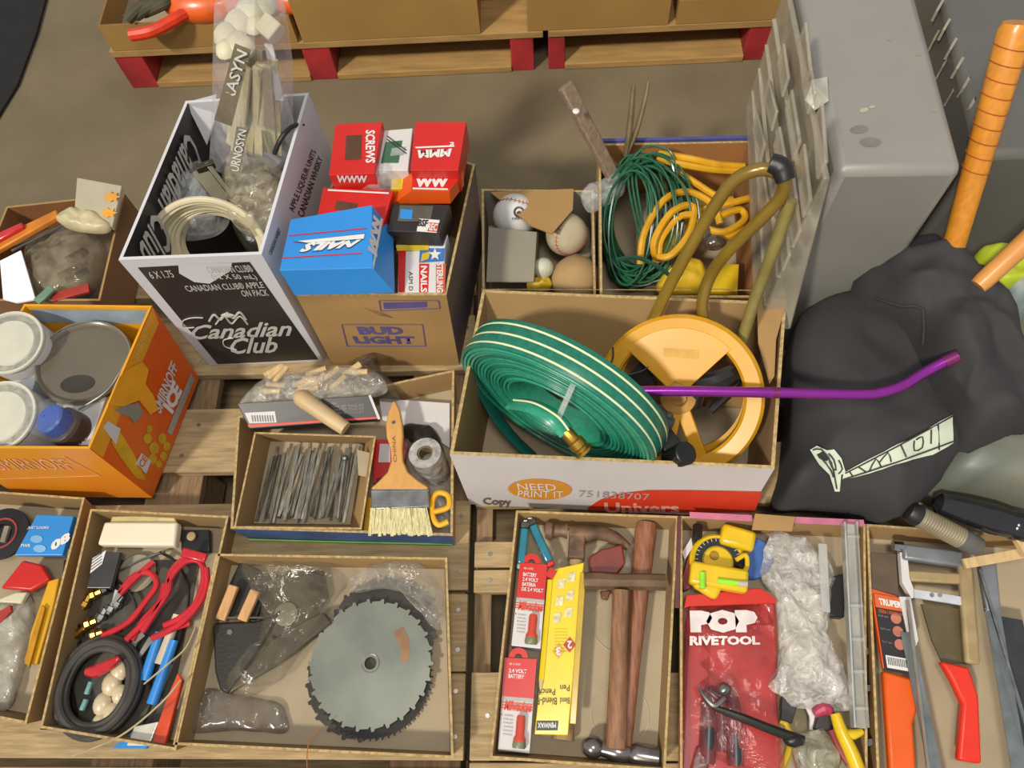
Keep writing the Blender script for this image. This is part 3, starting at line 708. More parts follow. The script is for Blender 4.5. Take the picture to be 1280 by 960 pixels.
o = sack('yellow_cloth', [(826, 300), (850, 262), (878, 258), (885, 285), (860, 320), (832, 325)], 0.2, 0.06, mat('yellow_cloth', '#d9b428', 0.6, var=0.08), noise_a=.006, noise_s=30)
tag(o, 'crumpled yellow plastic sheet inside the loops of yellow cord', 'sheet')
o = sack('yellow_cloth', [(824, 348), (850, 326), (880, 330), (885, 358), (850, 364), (824, 362)], 0.2, 0.05, mat('yellow_cloth', '#d9b428', 0.6, var=0.08), noise_a=.006, noise_s=30, seed=3)
tag(o, 'bunched yellow plastic at the front of the wire carton', 'sheet')
t, q = carton('yellow_block', 'flat yellow plastic block at the front right of the wire carton', [(888, 364, .25), (922, 364, .25), (924, 330, .25), (892, 330, .25)], 0.04, yellowp)
t = T('cord_plug', 'clear plug end with dark prongs among the yellow cord', 'plug', P(885, 300, .24))
g = G(); g.ball(P(872, 290, .28), .018, 12, sq=(1.3, .9, .8)); g.out('plug_body', mat('grey_plug', '#6e675f', 0.15, coat=1), t)
g = G(); g.ball(P(893, 303, .28), .016, 12, sq=(1.3, .9, .8)); g.out('plug_body', mat('dark_plug', '#4a3c30', 0.15, coat=1), t)
# wooden handle sticking out
t = T('wooden_stick', 'grey weathered wooden stick with a white hole, leaning out of the wire carton', 'handle', P(768, 225, .26))
g = G(); g.bar(P(770, 228, .27), P(706, 106, .42), 0.024, 0.014, up=(0.3, -0.3, 1), wd2=0.027); g.out('stick', mat('grey_wood', '#84705c', 0.7, var=0.15, stretch=(5, 1, 5)), t, bevel=0.003)
g = G(); g.ball(P(720, 139, .414), 0.006, 10, sq=(1, 1, .4)); g.out('hole_plug', white, t)
t = T('forked_tool', 'thin dark forked tool with two prongs, leaning out behind the wire carton', 'handle', P(782, 195, .27))
brn = mat('dull_brown_handle', '#7a6a4e', 0.6, var=0.15)
g = G(); g.tube([P(782, 196, .28), P(786, 170, .32), P(790, 130, .37), P(792, 106, .4)], [.008, .012, .010, .007], k=8, flat=.5); g.out('prong', brn, t)
g = G(); g.tube([P(782, 196, .28), P(795, 165, .33), P(806, 125, .38), P(810, 103, .4)], [.007, .009, .008, .006], k=8, flat=.5); g.out('prong', brn, t)

# =================================================================== HOSE CARTON
rh = PP([(562, 568), (968, 586), (983, 378), (603, 362)], 0.33)
bh = [P(591, 637, .147), P(942, 641, .147), P(935, 500, .147), P(607, 500, .147)]
whc = mat('white_hose_carton', '#c8c2c0', 0.6, var=0.03, ns=7)
hx, hf, hw = cbox('hose_carton', 'long open white-fronted carton with a red band, holding the green hose and yellow reel', bh, rh, th=0.005, mo={'front': whc, 'right': whc, 'back': whc, 'left': whc}, mi=card_in, me=card_edge)
fr = hf['front']; hp0, hn = plane_of(fr)
org_ink = mat('orange_ink', '#d08a2c', 0.5, var=0.04); red_ink = mat('red_ink', '#d03a1e', 0.5, var=0.04)
patch([onplane(x, y, hp0, hn) for x, y in ell(675, 611, 40, 13, 30, 0.03)], org_ink, hw['front'], 'orange_oval', 0.001)
text('NEED', quad_on([(648, 611), (696, 612), (694, 604), (646, 603)], fr), white, hw['front'], bold=0.0, lift=0.0016)
text('PRINT IT', quad_on([(647, 620), (704, 621), (704, 613), (648, 612)], fr), white, hw['front'], bold=0.0, lift=0.0016)
rr = [(735, 634), (750, 624), (775, 616), (810, 612), (860, 612), (910, 613), (953, 614), (943, 640), (850, 640), (735, 637)]
patch([onplane(x, y, hp0, hn) for x, y in rr][::-1], red_ink, hw['front'], 'red_band', 0.001)
text('751838707', quad_on([(723, 620), (812, 624), (812, 616), (724, 612)], fr), mat('faint_grey_ink', '#a99f98', 0.6), hw['front'], bold=0.0, lift=0.0016)
text('Copy', quad_on([(604, 632), (640, 634), (638, 622), (603, 621)], fr), mat('brown_ink', '#6b5a50', 0.6), hw['front'], bold=0.03, lift=0.0016)
text('Univers', quad_on([(756, 640), (850, 641), (848, 627), (755, 627)], fr), mat('pale_red_ink', '#e0a090', 0.6), hw['front'], bold=0.03, lift=0.0016)
g = G(); g.prism([P(946, 372, .33), P(984, 374, .335), P(970, 425, .33), P(968, 470, .332), P(962, 480, .325), P(948, 430, .325)], 0.003); g.out('flap', card, hx)
g = G(); g.bar(P(600, 394, .27)+Vector((0, .05, 0)), P(945, 396, .27)+Vector((0, .05, 0)), .001, .001); g.out('fold_line', card_edge, hx)

# flat green hose, coiled upright
hm = mat('green_hose', '#2c9173', 0.32, var=0.10, ns=120, coat=0.25, stretch=(1, 1, 1))
hm2 = mat('green_hose_dark', '#1d705b', 0.35, var=0.12, ns=100)
cream_line = mat('cream_stripe', '#d9dfae', 0.45, var=0.03)
ax = Vector((-0.51, -0.86, -0.01)).normalized(); hc = P(702, 500, .318)
ht = T('flat_hose', 'coil of flat green garden hose with cream stripes, leaning in the white-fronted carton', 'hose', hc-Vector((0, 0, .15)))
u1 = ax.cross(Vector((0, 0, 1))).normalized(); u2 = ax.cross(u1).normalized()
R0 = 0.163; WD = 0.050
nlay = 15
for i in range(nlay):
    r = R0-i*0.0058; wj = WD*(0.97+0.03*random.random()); off = random.uniform(-.0015, .0015)
    g = G(); K = 72; rin = r-0.0052; v = []; f = []
    ex = 0.0 if i < 14 else 0.25
    for k in range(K):
        a = 2*pi*k/K; d = u1*cos(a)+u2*sin(a)*(0.94)
        for (rad, h) in ((rin+.001, off-wj/2), (r-.0012, off-wj/2), (r, off-wj/2+.002), (r, off+wj/2-.002), (r-.0012, off+wj/2), (rin+.001, off+wj/2), (rin, off+wj/2-.002), (rin, off-wj/2+.002)):
            v.append(hc+d*rad+ax*h)
    for k in range(K):
        for j in range(8): f.append((k*8+j, k*8+(j+1) % 8, ((k+1) % K)*8+(j+1) % 8, ((k+1) % K)*8+j))
    g.add(v, f); g.out('hose_turn', hm if i % 4 else hm2, ht)
def hring(r, h, a0=0, a1=2*pi, K=60):
    return [hc+(u1*cos(a0+(a1-a0)*k/K)+u2*0.94*sin(a0+(a1-a0)*k/K))*r+ax*h for k in range(K+1)]
for h in (-0.017, 0.0, 0.017):
    g = G(); q0 = hring(R0+.0006, h-.0016); q1 = hring(R0+.0006, h+.0016)
    g.add(q0+q1, [(k, k+1, 61+k+1, 61+k) for k in range(60)]); g.out('cream_stripe', cream_line, ht)
# loosened inner turns and lower strap
sx = [P(592, 470, .25), P(615, 512, .22), P(640, 545, .2), P(668, 572, .18)]
g = G(); g.tube(sx, 0.022, k=10, flat=0.12, up=(0.5, 0.6, 0.6)); g.out('loose_hose_end', mat('teal_hose', '#1f6f66', 0.4, var=0.1), ht)
g = G(); g.tube([P(640, 505, .36), P(665, 508, .40), P(690, 520, .41), P(708, 540, .40)], 0.013, k=10, flat=0.35, up=(-.2, .4, .8)); g.out('hose_tail', hm, ht)
g = G(); g.tube([P(642, 500, .372), P(668, 504, .412), P(696, 520, .42), P(711, 538, .412)], 0.0016, k=6); g.out('cream_stripe', cream_line, ht)
g = G(); g.bar(P(722, 468, .47), P(697, 525, .405), .008, .0015, up=(-.4, -.5, .7)); g.out('tape_strap', clear, ht)
a = P(706, 538, .40); b = P(728, 562, .385); d = (b-a).normalized()
cp = G(); cp.lathe(a, d, [(.008, 0), (.0095, .004), (.0095, .018), (.012, .02), (.0125, .03), (.010, .032), (.010, .036), (.014, .037), (.014, .040), (.009, .042)], 18); cp.out('brass_coupling', brass, ht)

# yellow reel
def reel():
    c = P(848, 496, .312); toc = (CAM-c).normalized(); n = (toc+Vector((-0.10, -0.20, 0.0))).normalized()
    t = T('hose_reel', 'round yellow plastic reel with open wedges and bronze tube handles, in the white-fronted carton', 'reel', Vector((c.x, c.y, .16)))
    ex = Vector((1, 0, 0)); ex = (ex-n*ex.dot(n)).normalized(); ey = n.cross(ex)
    ym = mat('reel_yellow', '#cc920e', 0.42, var=0.05, coat=0.3)
    A = lambda r, a, h=0: c+(ex*cos(a)+ey*sin(a))*r+n*h
    R = 0.123; ri = 0.094
    # rim: lathe profile ring
    g = G(); K = 72; v = []; f = []
    pr_ = [(ri, -.012), (R-.004, -.014), (R, -.010), (R, .004), (R-.005, .010), (ri+.004, .008), (ri, .004)]
    for k in range(K):
        for (r, h) in pr_: v.append(A(r, 2*pi*k/K, h))
    m = len(pr_)
    for k in range(K):
        for j in range(m): f.append((k*m+j, k*m+(j+1) % m, ((k+1) % K)*m+(j+1) % m, ((k+1) % K)*m+j))
    g.add(v, f); g.out('rim', ym, t)
    # top sector between the two wedge openings
    a0, a1 = radians(44), radians(136); K = 18
    o_ = [A(ri+.010, a0+(a1-a0)*k/K, .0095) for k in range(K+1)]+[A(.022, a1+.0, .0095), A(.024, radians(100), .0095), A(.022, a0, .0095)]
    g = G(); g.prism(o_, .010, up=n); g.out('top_panel', ym, t, bevel=.001, smooth=0)
    p = [A(.065, radians(108), .010), A(.065, radians(64), .010), A(.077, radians(67), .010), A(.077, radians(106), .010)]
    patch(p, mat('reel_label', '#cf9a1e', 0.5), t, 'raised_label', .0006)
    for a in (radians(-70), radians(-102)):
        g = G(); g.bar(A(.015, a), A(ri+.004, a), .020, .012, up=n); g.out('spoke', ym, t, bevel=.002)
    g = G(); g.lathe(c-n*.02, n, [(.026, 0), (.028, .018), (.026, .026), (.014, .03), (.012, .02), (.010, .02)], 24); g.out('hub', mat('tan_hub', '#b98a45', 0.5), t)
    # second flange behind
    g = G(); v = []; f = []; K = 48
    for k in range(K):
        for (r, h) in ((.094, -.065), (.106, -.065), (.106, -.058), (.094, -.058)): v.append(A(r, 2*pi*k/K, h))
    for k in range(K):
        for j in range(4): f.append((k*4+j, k*4+(j+1) % 4, ((k+1) % K)*4+(j+1) % 4, ((k+1) % K)*4+j))
    g.add(v, f); g.out('back_rim', ym, t)
    g = G(); g.cyl(c-n*.064, c-n*.015, .018); g.out('axle', mat('tan_hub', '#b98a45', 0.5), t)
    bk = mat('black_hook', '#201d1c', 0.3, coat=0.4)
    g = G(); g.prism([A(.082, radians(160), -.02), A(.078, radians(138), -.02), A(.055, radians(140), -.02), A(.035, radians(165), -.02), A(.06, radians(172), -.02)], .02, up=n); g.out('black_bracket', bk, t, bevel=.002)
    g = G(); g.tube([P(866, 508, .30), P(872, 485, .32), P(895, 478, .33), P(920, 468, .33), P(910, 490, .31), P(888, 514, .30)], [.012, .016, .018, .014, .01, .006], k=10); g.out('black_crank', bk, t)
    g = G(); g.tube([P(893, 478, .31), P(905, 470, .31), P(925, 475, .31)], .012, k=10); g.out('black_bracket', bk, t)
    # tube handles
    g = G(); g.tube([P(815, 402, .36), P(838, 355, .42), P(868, 300, .49), P(893, 258, .545), P(918, 226, .585), P(948, 212, .605), P(974, 218, .6), P(978, 242, .575), P(950, 275, .53), P(912, 312, .47), P(888, 345, .42), P(878, 378, .385), P(880, 405, .36)], .0088, k=12, sub=8); g.out('tube_handle', gold, t)
    g = G(); g.tube([P(925, 432, .34), P(945, 370, .41), P(968, 310, .49), P(988, 250, .56)], [.0085]*4, k=12, sub=6); g.out('tube_handle', mat('dull_bronze_tube', '#8d8048', 0.35, 0.2), t)
    g = G(); g.tube([P(962, 204, .612), P(976, 210, .610), P(982, 226, .602)], [.013, .014, .012], k=12, sub=6); g.out('black_end_grip', blackp, t)
    g = G(); g.tube([P(818, 345+25, .33), P(820, 445, .34), P(806, 462, .335), P(778, 470, .33)][1:], .0012, k=6); g.out('wire', darksteel, t)
    g = G(); g.tube([P(742, 470, .34), P(758, 462, .35), P(766, 448, .35), P(766, 434, .35)], .0014, k=6); g.out('wire', darksteel, t)
    return t
reel()
t = T('hose_nozzle', 'black hose nozzle and knobs beside the right end of the green coil', 'nozzle', P(820, 540, .25))
g = G(); g.cyl(P(838, 575, .30), P(858, 566, .34), .016, .017, k=20); g.out('black_cap', mat('black_cap', '#171616', 0.35), t, bevel=.002)
g = G(); g.tube([P(805, 515, .33), P(822, 522, .33), P(838, 530, .32)], [.012, .014, .011], k=12); g.out('grip', mat('dark_grey_rubber', '#4a4a44', 0.6), t)
g = G(); g.bar(P(826, 540, .3), P(846, 568, .3), .03, .014); g.out('valve_body', blackp, t, bevel=.003)
for (x, y) in ((820, 530), (836, 520)): g = G(); g.ball(P(x, y, .335), .007, 10); g.out('knob', mat('dark_grey_rubber', '#4a4a44', 0.6), t)
# purple cane across the carton rim
pm = mat('purple_metal', '#a03aa8', 0.22, 0.75, var=0.04)
t = T('walking_cane', 'purple metal cane lying across the hose carton onto the black sack', 'cane', P(950, 492, .34))
g = G(); g.tube([P(760, 489, .376), P(860, 489, .376), P(975, 491, .376), P(1070, 493, .376), P(1100, 491, .376), P(1128, 482, .378), P(1155, 466, .378), P(1185, 450, .388)], .0075, k=16, sub=8); g.out('shaft', pm, t)
g = G(); g.cyl(P(750, 489, .376), P(782, 489, .376), .0085); g.out('black_tip', blackp, t)
g = G(); g.cyl(P(1180, 453, .386), P(1197, 445, .392), .0085); g.out('end_collar', mat('dark_purple', '#7c2a66', 0.4, .4), t)
g = G(); g.cyl(P(966, 491, .376), P(974, 491, .376), .0079); g.out('collar', mat('dark_purple', '#7c2a66', 0.4, .4), t)

# =================================================================== SAMPLE TRAY WITH BRUSH (middle)
navy = mat('blue_tray_print', '#3d5688', 0.5, var=0.15)
rm = PP([(288, 661), (566, 670), (568, 462), (297, 520)], 0.205)
bm = [P(312, 674, .147), P(566, 680, .147), Vector((rm[2].x, rm[2].y-.006, .147)), Vector((rm[3].x+.008, rm[3].y-.004, .147))]
mx_, mf, mw = cbox('cardboard_tray', 'blue-edged cardboard tray holding the wide paint brush and a small box of metal strips', bm, rm, mo={'front': navy, 'right': card, 'back': card, 'left': navy}, group='shallow cardboard trays on the pallets', cat='tray')
del mx_['group']
g = G(); g.bar(bm[0]+Vector((0, -.002, .003)), bm[1]+Vector((0, -.002, .003)), .002, .004); g.out('green_line', mat('green_line', '#5f9e3c', .5), mx_)
# inner box
ri_ = PP([(292, 660), (452, 662), (470, 545), (318, 540)], 0.212)
bi_ = [P(318, 656, .152), P(446, 660, .152), P(452, 552, .152), P(335, 552, .152)]
ix, if_, iw = cbox('inner_carton', 'small open cardboard carton filled with grey metal strips', bi_, ri_, mo=card_in, th=.003)
strip = mat('galvanised_strip', '#8f8a7c', 0.35, 0.65, var=0.25, ns=60, stretch=(8, 1, 8))
for i in range(34):
    u = i/33; x0 = 326+u*112+random.uniform(-3, 3); x1 = 342+u*106+random.uniform(-3, 4); z = .158+random.uniform(0, .022)
    tl = random.uniform(-6, 8)
    g = G(); g.bar(P(x0-6, 652+random.uniform(-8, 2), z), P(x1+tl, 558+random.uniform(-4, 12), z+random.uniform(0, .012)), 0.0045, .0022, up=(random.uniform(-.6, .6), 0, 1))
    if i == 27: pass
    tag(g.out('metal_strip', strip), 'one of the thin grey metal strips packed upright in the small carton', 'strip', 'grey metal strips in the small carton')
t = T('metal_pin', 'brighter steel pin with a round head lying over the grey strips', 'pin', P(425, 610, .19))
g = G(); g.cyl(P(422, 648, .19), P(431, 575, .195), .003); g.ball(P(431, 573, .195), .006, 10); g.out('shaft', steel, t)
g = G(); g.prism([P(446, 562, .2), P(462, 566, .2), P(458, 596, .2), P(448, 594, .2)], .002); tag(g.out('card_scrap', card_pale), 'torn scrap of card at the right end of the metal strips', 'scrap')
# packages at the back of the tray
t, q = carton('hook_package', 'black hanging package with barcode behind the small carton of strips', [(312, 536, .215), (474, 524, .215), (464, 494, .235), (296, 504, .235)], .01, blackprint, cat='package')
tp = q['top']
patch(quad_on([(306, 516), (344, 514), (346, 528), (312, 529)], tp), white_card, t, 'barcode_label', .001)
for i in range(9):
    x = 316+i*3.2; patch(quad_on([(x, 527), (x+1.4, 527), (x, 519), (x-1.4, 519)], tp), blackprint, t, 'bar', .0016)
for i in range(4): text('GRIP SET TOOL KIT', quad_on([(414+i*2, 506+i*4), (456, 504+i*4), (455, 501+i*4), (413+i*2, 503+i*4)], tp), mat('faint_text', '#8c8480', .6), t, lift=.0012)
patch(quad_on([(311, 534), (474, 523), (473, 521), (310, 531)], tp), red_ink, t, 'red_line', .001)
g = G(); g.bar(P(462, 494, .238), P(474, 524, .22), .004, .002); g.out('grey_edge', white_card, t)
t = T('dowel_bag', 'clear bag of pale dowel pins behind the black hanging package', 'bag', P(390, 485, .2))
for i in range(16):
    x = 318+random.uniform(0, 120); y = 478+random.uniform(-10, 16)-(x-318)*.06; an = random.uniform(-.2, 1.0)
    a = P(x, y, .235); g = G(); g.cyl(a, a+Vector((cos(an)*.035, sin(an)*.03, .004)), .005, k=10); g.out('dowel_pin', wood_pale, t)
g = radial(PP([(298, 504), (318, 478), (350, 465), (400, 462), (450, 456), (476, 468), (478, 490), (420, 500), (360, 506)], .23), .215, .032, noise_a=.007, noise_s=40, seed=6, under=.15); g.out('plastic_film', film('dowel_bag_film', '#c4c0b4', 0.3, 0.12, bs=60), t, smooth=60)
o = sack('grey_film_bundle', [(436, 470), (448, 450), (470, 446), (476, 466), (500, 492), (482, 500), (452, 492)], .16, .06, smoky, noise_a=.008, noise_s=30, seed=12)
tag(o, 'dark crumpled film bundle at the back wall of the tray', 'bundle')
t = T('wooden_dowel', 'thick pale rounded wooden dowel lying over the black package', 'dowel', P(410, 515, .23))
g = G(); a = P(376, 497, .24); b = P(432, 536, .225); d = (b-a); L_ = d.length; g.lathe(a, d, [(.004, -.012), (.010, -.008), (.014, 0), (.0145, .01), (.0135, L_*.6), (.012, L_)], 20); g.out('dowel_body', mat('pale_dowel', '#c3a87c', .5, var=.06), t)
g = G(); g.prism([P(474, 498, .17), P(562, 504, .17), P(562, 560, .16), P(540, 545, .165), P(478, 525, .17)], .002); tag(g.out('white_card', white_card), 'white card sheet lying at the back right of the tray', 'card')
t, q = carton('red_package', 'red hardware package behind the paint brush', [(466, 604, .17), (500, 606, .17), (510, 550, .18), (466, 549, .18)], .015, redp, cat='package')
patch(quad_on([(473, 578), (488, 578), (488, 555), (475, 555)], q['top']), white_card, t, 'label', .001)
patch(quad_on([(471, 604), (480, 603), (476, 597), (470, 599)], q['top']), blackprint, t, 'black_mark', .001)
# wide brush
t = T('paint_brush', 'wide paint brush with a yellow wooden handle and pale bristles', 'brush', P(500, 590, .19))
bh_ = mat('brush_handle', '#cf9a54', 0.4, var=.06, stretch=(4, 1, 4), coat=.3); z = .215
half = [(497, 500, 0), (502, 512, 4), (506, 528, 8), (507, 545, 10), (504, 560, 8), (506, 578, 9), (514, 592, 13), (530, 604, 22), (537, 611, 26)]
cxl = lambda y: 491+(y-500)*.09
out = []
L_ = [(491, 500), (485, 514), (482, 530), (483, 546), (488, 560), (489, 576), (484, 590), (472, 602), (464, 609), (464, 613)]
R_ = [(535, 613), (535, 608), (522, 600), (510, 590), (504, 576), (503, 560), (504, 546), (503, 530), (500, 514), (495, 502)]
g = G(); g.prism([P(x, y, z) for x, y in L_+R_], .014); g.out('handle', bh_, t, bevel=.0035, smooth=50)
g = G(); g.cyl(P(492, 528, z+.0004), P(492, 528, z+.001), .003, k=12); g.out('hang_hole', blackprint, t)
text('CHINA', [P(496, 578, z), P(494, 545, z), P(490, 545, z), P(492, 578, z)], mat('burnt_ink', '#7a5a30', .6), t, lift=.001)
g = G(); g.prism(PP([(463, 611), (536, 611), (537, 634), (464, 637)], z+.001), .017); g.out('ferrule', steel, t, bevel=.002)
for y in (614, 631): g = G(); g.bar(P(464, y, z+.0015), P(536, y-1, z+.0015), .0022, .0012); g.out('ferrule_ridge', steel, t)
bri = mat('bristles', '#d3c894', 0.8, var=.25, ns=60, stretch=(14, 1, 6), bump=.8, bs=40)
g = G()
for i in range(26):
    u = i/26; a = P(466+u*69, 635, z-.004+random.uniform(-.002, .003)); b = P(463+u*80, 669+random.uniform(-3, 2), z-.014)
    g.bar(a, b, .0040, .009+random.uniform(0, .003), wd2=.0046)
g.out('bristles', bri, t, kind='stuff')
# roll of film, yellow pieces
t = T('film_roll', 'roll of shiny clear film standing on end beside the brush', 'roll', P(530, 575, .16))
g = G(); c0 = P(545, 590, .16); c1 = P(531, 566, .235); g.lathe(c0, c1-c0, [(.024, 0), (.0262, .02), (.0262, (c1-c0).length), (.013, (c1-c0).length), (.013, .05)], 28); g.out('wound_film', mat('shiny_film', '#b9b4ac', .18, .25, var=.25, ns=80, bump=.8, bs=90), t)
g = G(); g.lathe(c0, c1-c0, [(.0125, .02), (.0125, (c1-c0).length-.002), (.010, (c1-c0).length-.002), (.010, .03)], 20); g.out('core', mat('core_brown', '#6e5c40', .6), t)
t = T('dark_package', 'black crinkled package under the shiny film roll', 'package', P(525, 530, .16))
g = radial(PP([(500, 528), (530, 525), (548, 540), (556, 580), (548, 602), (536, 590), (510, 560)], .19), .158, .035, noise_a=.006, noise_s=40); g.out('package_body', mat('black_bag', '#26241f', .35), t, smooth=60)
yq = mat('yellow_letters', '#e0a512', .45, var=.05)
t = T('yellow_loop_piece', 'yellow plastic letter-shaped loop piece at the right edge of the tray', 'loop', P(548, 635, .18)); t['category'] = 'loop'
g = G(); g.tube([P(x, y, .205) for x, y in ((541, 640), (560, 634), (560, 620), (548, 616), (541, 625), (541, 645), (548, 656), (560, 652))], .0045, k=8, flat=.8); g.out('yellow_loop', yq, t)
g = G(); g.bar(P(458, 668, .17), P(463, 622, .17), .010, .003); tag(g.out('yellow_strip', yq), 'narrow yellow card strip left of the brush bristles', 'strip')
o = sack('plastic_bag', [(505, 545), (552, 560), (560, 600), (566, 660), (545, 664), (538, 620), (515, 600)], .155, .045, clear2, seed=14, noise_a=.006, noise_s=30)
tag(o, 'clear bag over the right side of the tray beside the brush', 'bag')

# =================================================================== ORANGE COOLER CARTON
rs = [P(112, 561, .335), P(190, 382, .335), P(30, 380, .335), P(-70, 560, .335)]
rs = [rs[3], rs[0], rs[1], rs[2]]
b_fr = P(196, 624, .147); b_br = P(244, 470, .147)
bs_ = [Vector((rs[0].x, b_fr.y+.01, .147)), b_fr, b_br, Vector((rs[3].x, b_br.y, .147))]
def grad(name, c1, c2, axis=2):
    m = mat(name, c1, .38, var=.02, h2=c2, ns=5); return m
om = mat('orange_carton', '#df6a12', .38, h2='#d04a10', ns=6); ym_ = mat('amber_carton', '#d9991a', .4, var=.05)
sx_, sf, sw = cbox('drinks_carton', 'orange and yellow drinks carton with a torn corner, full of cans and jars', bs_, rs, mo={'front': mat('amber_orange', '#dc7a1c', .4, h2='#d8941e', ns=7), 'right': om, 'back': ym_, 'left': ym_}, mi={'front': ym_, 'right': ym_, 'back': ym_, 'left': ym_}, me=ym_, cat='box')
fr = sf['right']; amber = mat('amber_card', '#e09a1c', .4, var=.06)
def RQ(px): return quad_on(px, fr)
patch(RQ([(190, 384), (112, 560), (128, 572), (170, 470), (198, 404)][::-1]), amber, sw['right'], 'amber_band', .0008)
patch(RQ([(238, 466), (243, 474), (214, 544), (208, 540)]), mat('grey_band', '#a09a92', .4), sw['right'], 'grey_band', .001)
text('SMIRNOFF', RQ([(200, 518), (222, 460), (213, 450), (190, 508)]), white_card, sw['right'], bold=.03, lift=.0014)
text('ICE', RQ([(215, 518), (228, 488), (216, 474), (201, 508)]), white, sw['right'], bold=.06, shear=.1, lift=.0014)
text('SMIRNOFF', RQ([(173, 452), (186, 405), (182, 402), (168, 447)]), mat('faint_orange', '#e8bb6a', .5), sw['right'], bold=.0, lift=.0014)
# torn patch
patch(RQ([(133, 506), (148, 470), (160, 460), (176, 452), (184, 462), (180, 480), (190, 494), (196, 512), (186, 518), (172, 500), (152, 508)]), mat('amber_bright', '#e8a01e', .45, var=.05), sw['right'], 'torn_flap', .003)
patch(RQ([(142, 512), (155, 507), (172, 503), (178, 516), (168, 530), (162, 522), (152, 518)]), card_grey, sw['right'], 'bare_card', .0016)
patch(RQ([(128, 534), (134, 526), (150, 536), (144, 556)]), white_card, sw['right'], 'bottle_label', .0014)
patch(RQ([(138, 552), (150, 540), (166, 566), (182, 600), (170, 598), (150, 572)]), mat('bottle_yellow', '#d9a61e', .4, var=.1), sw['right'], 'bottle_print', .0011)
patch(RQ([(168, 580), (176, 566), (188, 576), (182, 592)]), white_card, sw['right'], 'bottle_label', .0014)
text('ICE', RQ([(176, 588), (184, 574), (178, 568), (170, 582)]), mat('orange_txt', '#d8701c', .4), sw['right'], bold=.03, lift=.0018)
for (x, y, r) in ((184, 548, 7), (192, 560, 8), (202, 548, 7), (208, 558, 6), (190, 574, 7), (204, 570, 6), (186, 536, 5), (198, 580, 5)):
    p0_, n_ = plane_of(fr); patch([onplane(a, b, p0_, n_) for a, b in ell(x, y, r*.8, r, 8)], mat('citrus', '#cfa31c', .4, var=.15), sw['right'], 'citrus_print', .0010)
fr = sf['front']
text('SMIRNOFF', quad_on([(0, 587), (96, 587), (80, 573), (-16, 573)], fr), mat('pale_orange', '#e6a878', .5), sw['front'], bold=.0, shear=-.2, lift=.001)
for a, b in (((0, 598), (125, 594)), ((80, 570), (125, 594))):
    p0_, n_ = plane_of(fr); n_ = n_ if n_.y < 0 else -n_
    g = G(); g.bar(onplane(*a, p0_, n_)+n_*.001, onplane(*b, p0_, n_)+n_*.001, .0012, .0006, up=n_); g.out('printed_line', mat('pale_orange', '#e6a878', .5), sw['front'])
g = G(); bk_ = sf['back_in']; patch(sub(bk_, .02, .80, .98, .97), mat('grey_blue_print', '#8d9ba6', .5), sw['back'], 'grey_band', .001, nrm=(0, -1, 0))
# contents
def can(name, label, px, py, z, r, h, lean, m, mlid, rimw=.003, cat='can', lid='lid'):
    c = P(px, py, z); n = Vector(lean).normalized(); t = T(name, label, cat, c-n*h)
    g = G(); g.lathe(c-n*h, n, [(r*.97, 0), (r, .003), (r, h-.004), (r*.985, h-.002)], 36); g.out('body', m, t)
    g = G(); g.lathe(c-n*.004, n, [(r*1.02, 0), (r*1.04, .003), (r*1.02, .006), (r*.95, .006), (r*.93, .002), (r*.75, .002), (r*.72, .004), (.001, .004)], 36); g.out(lid, mlid, t)
    return t
glass = mat('brown_glass', '#5f584a', .08, .1, var=.15, ns=8, coat=1)
t = T('glass_jar', 'big squat jar with a wide round dull brown lid in the orange carton', 'jar', P(105, 455, .2)); c = P(106, 453, .305); n = Vector((.12, .05, 1)).normalized()
g = G(); g.lathe(c-n*.12, n, [(.066, 0), (.072, .01), (.072, .11), (.069, .118)], 40); g.out('jar_body', mat('cream_jar', '#a8a392', .2, coat=.6), t)
g = G(); g.lathe(c-n*.008, n, [(.073, 0), (.075, .004), (.075, .010), (.072, .014), (.069, .012), (.067, .009), (.001, .009)], 44); g.out('lid', mat('taupe_lid', '#6f6656', .3, .15, var=.1, ns=7, coat=.5), t)
g = G(); g.tube([c+n*.006+(Vector((.0715*cos(a), .0715*sin(a), -.0085*cos(a)))) for a in [2*pi*i/24 for i in range(24)]], .0016, k=6, closed=True, sub=2); g.out('rim_ring', mat('grey_rim', '#8f8c80', .2, .4), t)
patch([onplane(x, y, c+n*.0012, n) for x, y in ell(97, 480, 22, 11, 18, -.15)], mat('dark_blot', '#3a352d', .5), t, 'lid_blot', .0006)  # darker blot on the jar lid
g = G(); g.tube([P(166, 436, .325), P(150, 465, .325), P(132, 490, .32), P(98, 512, .315)], .0018, k=8); g.out('wire_handle', steel, t)
can('paint_can', 'white-lidded can at the upper left of the orange carton', 12, 428, .34, .052, .15, (.05, -.1, 1), white_card, mat('lid_cream', '#c9c6b4', .4, var=.05))
can('paint_can', 'white can standing behind the blue-capped bottle, at the left frame edge', 0, 520, .33, .055, .15, (0, -.1, 1), white_card, mat('lid_cream', '#c9c6b4', .4, var=.05))
t, q = carton('white_packet', 'white packet between the paint can and the big jar', [(24, 440, .31), (50, 454, .31), (62, 424, .30), (40, 408, .30)], .1, mat('cool_white', '#b9bec4', .5))
t, q = carton('white_box', 'long white box lying in the orange carton between the cans', [(-20, 462, .30), (40, 488, .30), (50, 456, .30), (10, 440, .30)], .08, mat('cool_white', '#b9bec4', .5))
t, q = carton('detergent_box', 'white box with blue and green label, at the front right inside the orange carton', [(70, 556, .30), (112, 556, .30), (138, 480, .30), (70, 500, .30)], .12, mat('soft_white', '#c7c3bd', .5))
patch(quad_on([(95, 556), (106, 553), (114, 530), (101, 537)], q['top']), mat('blue_green', '#3a7fa0', .4, h2='#5a9a4a', ns=40), t, 'label', .001)
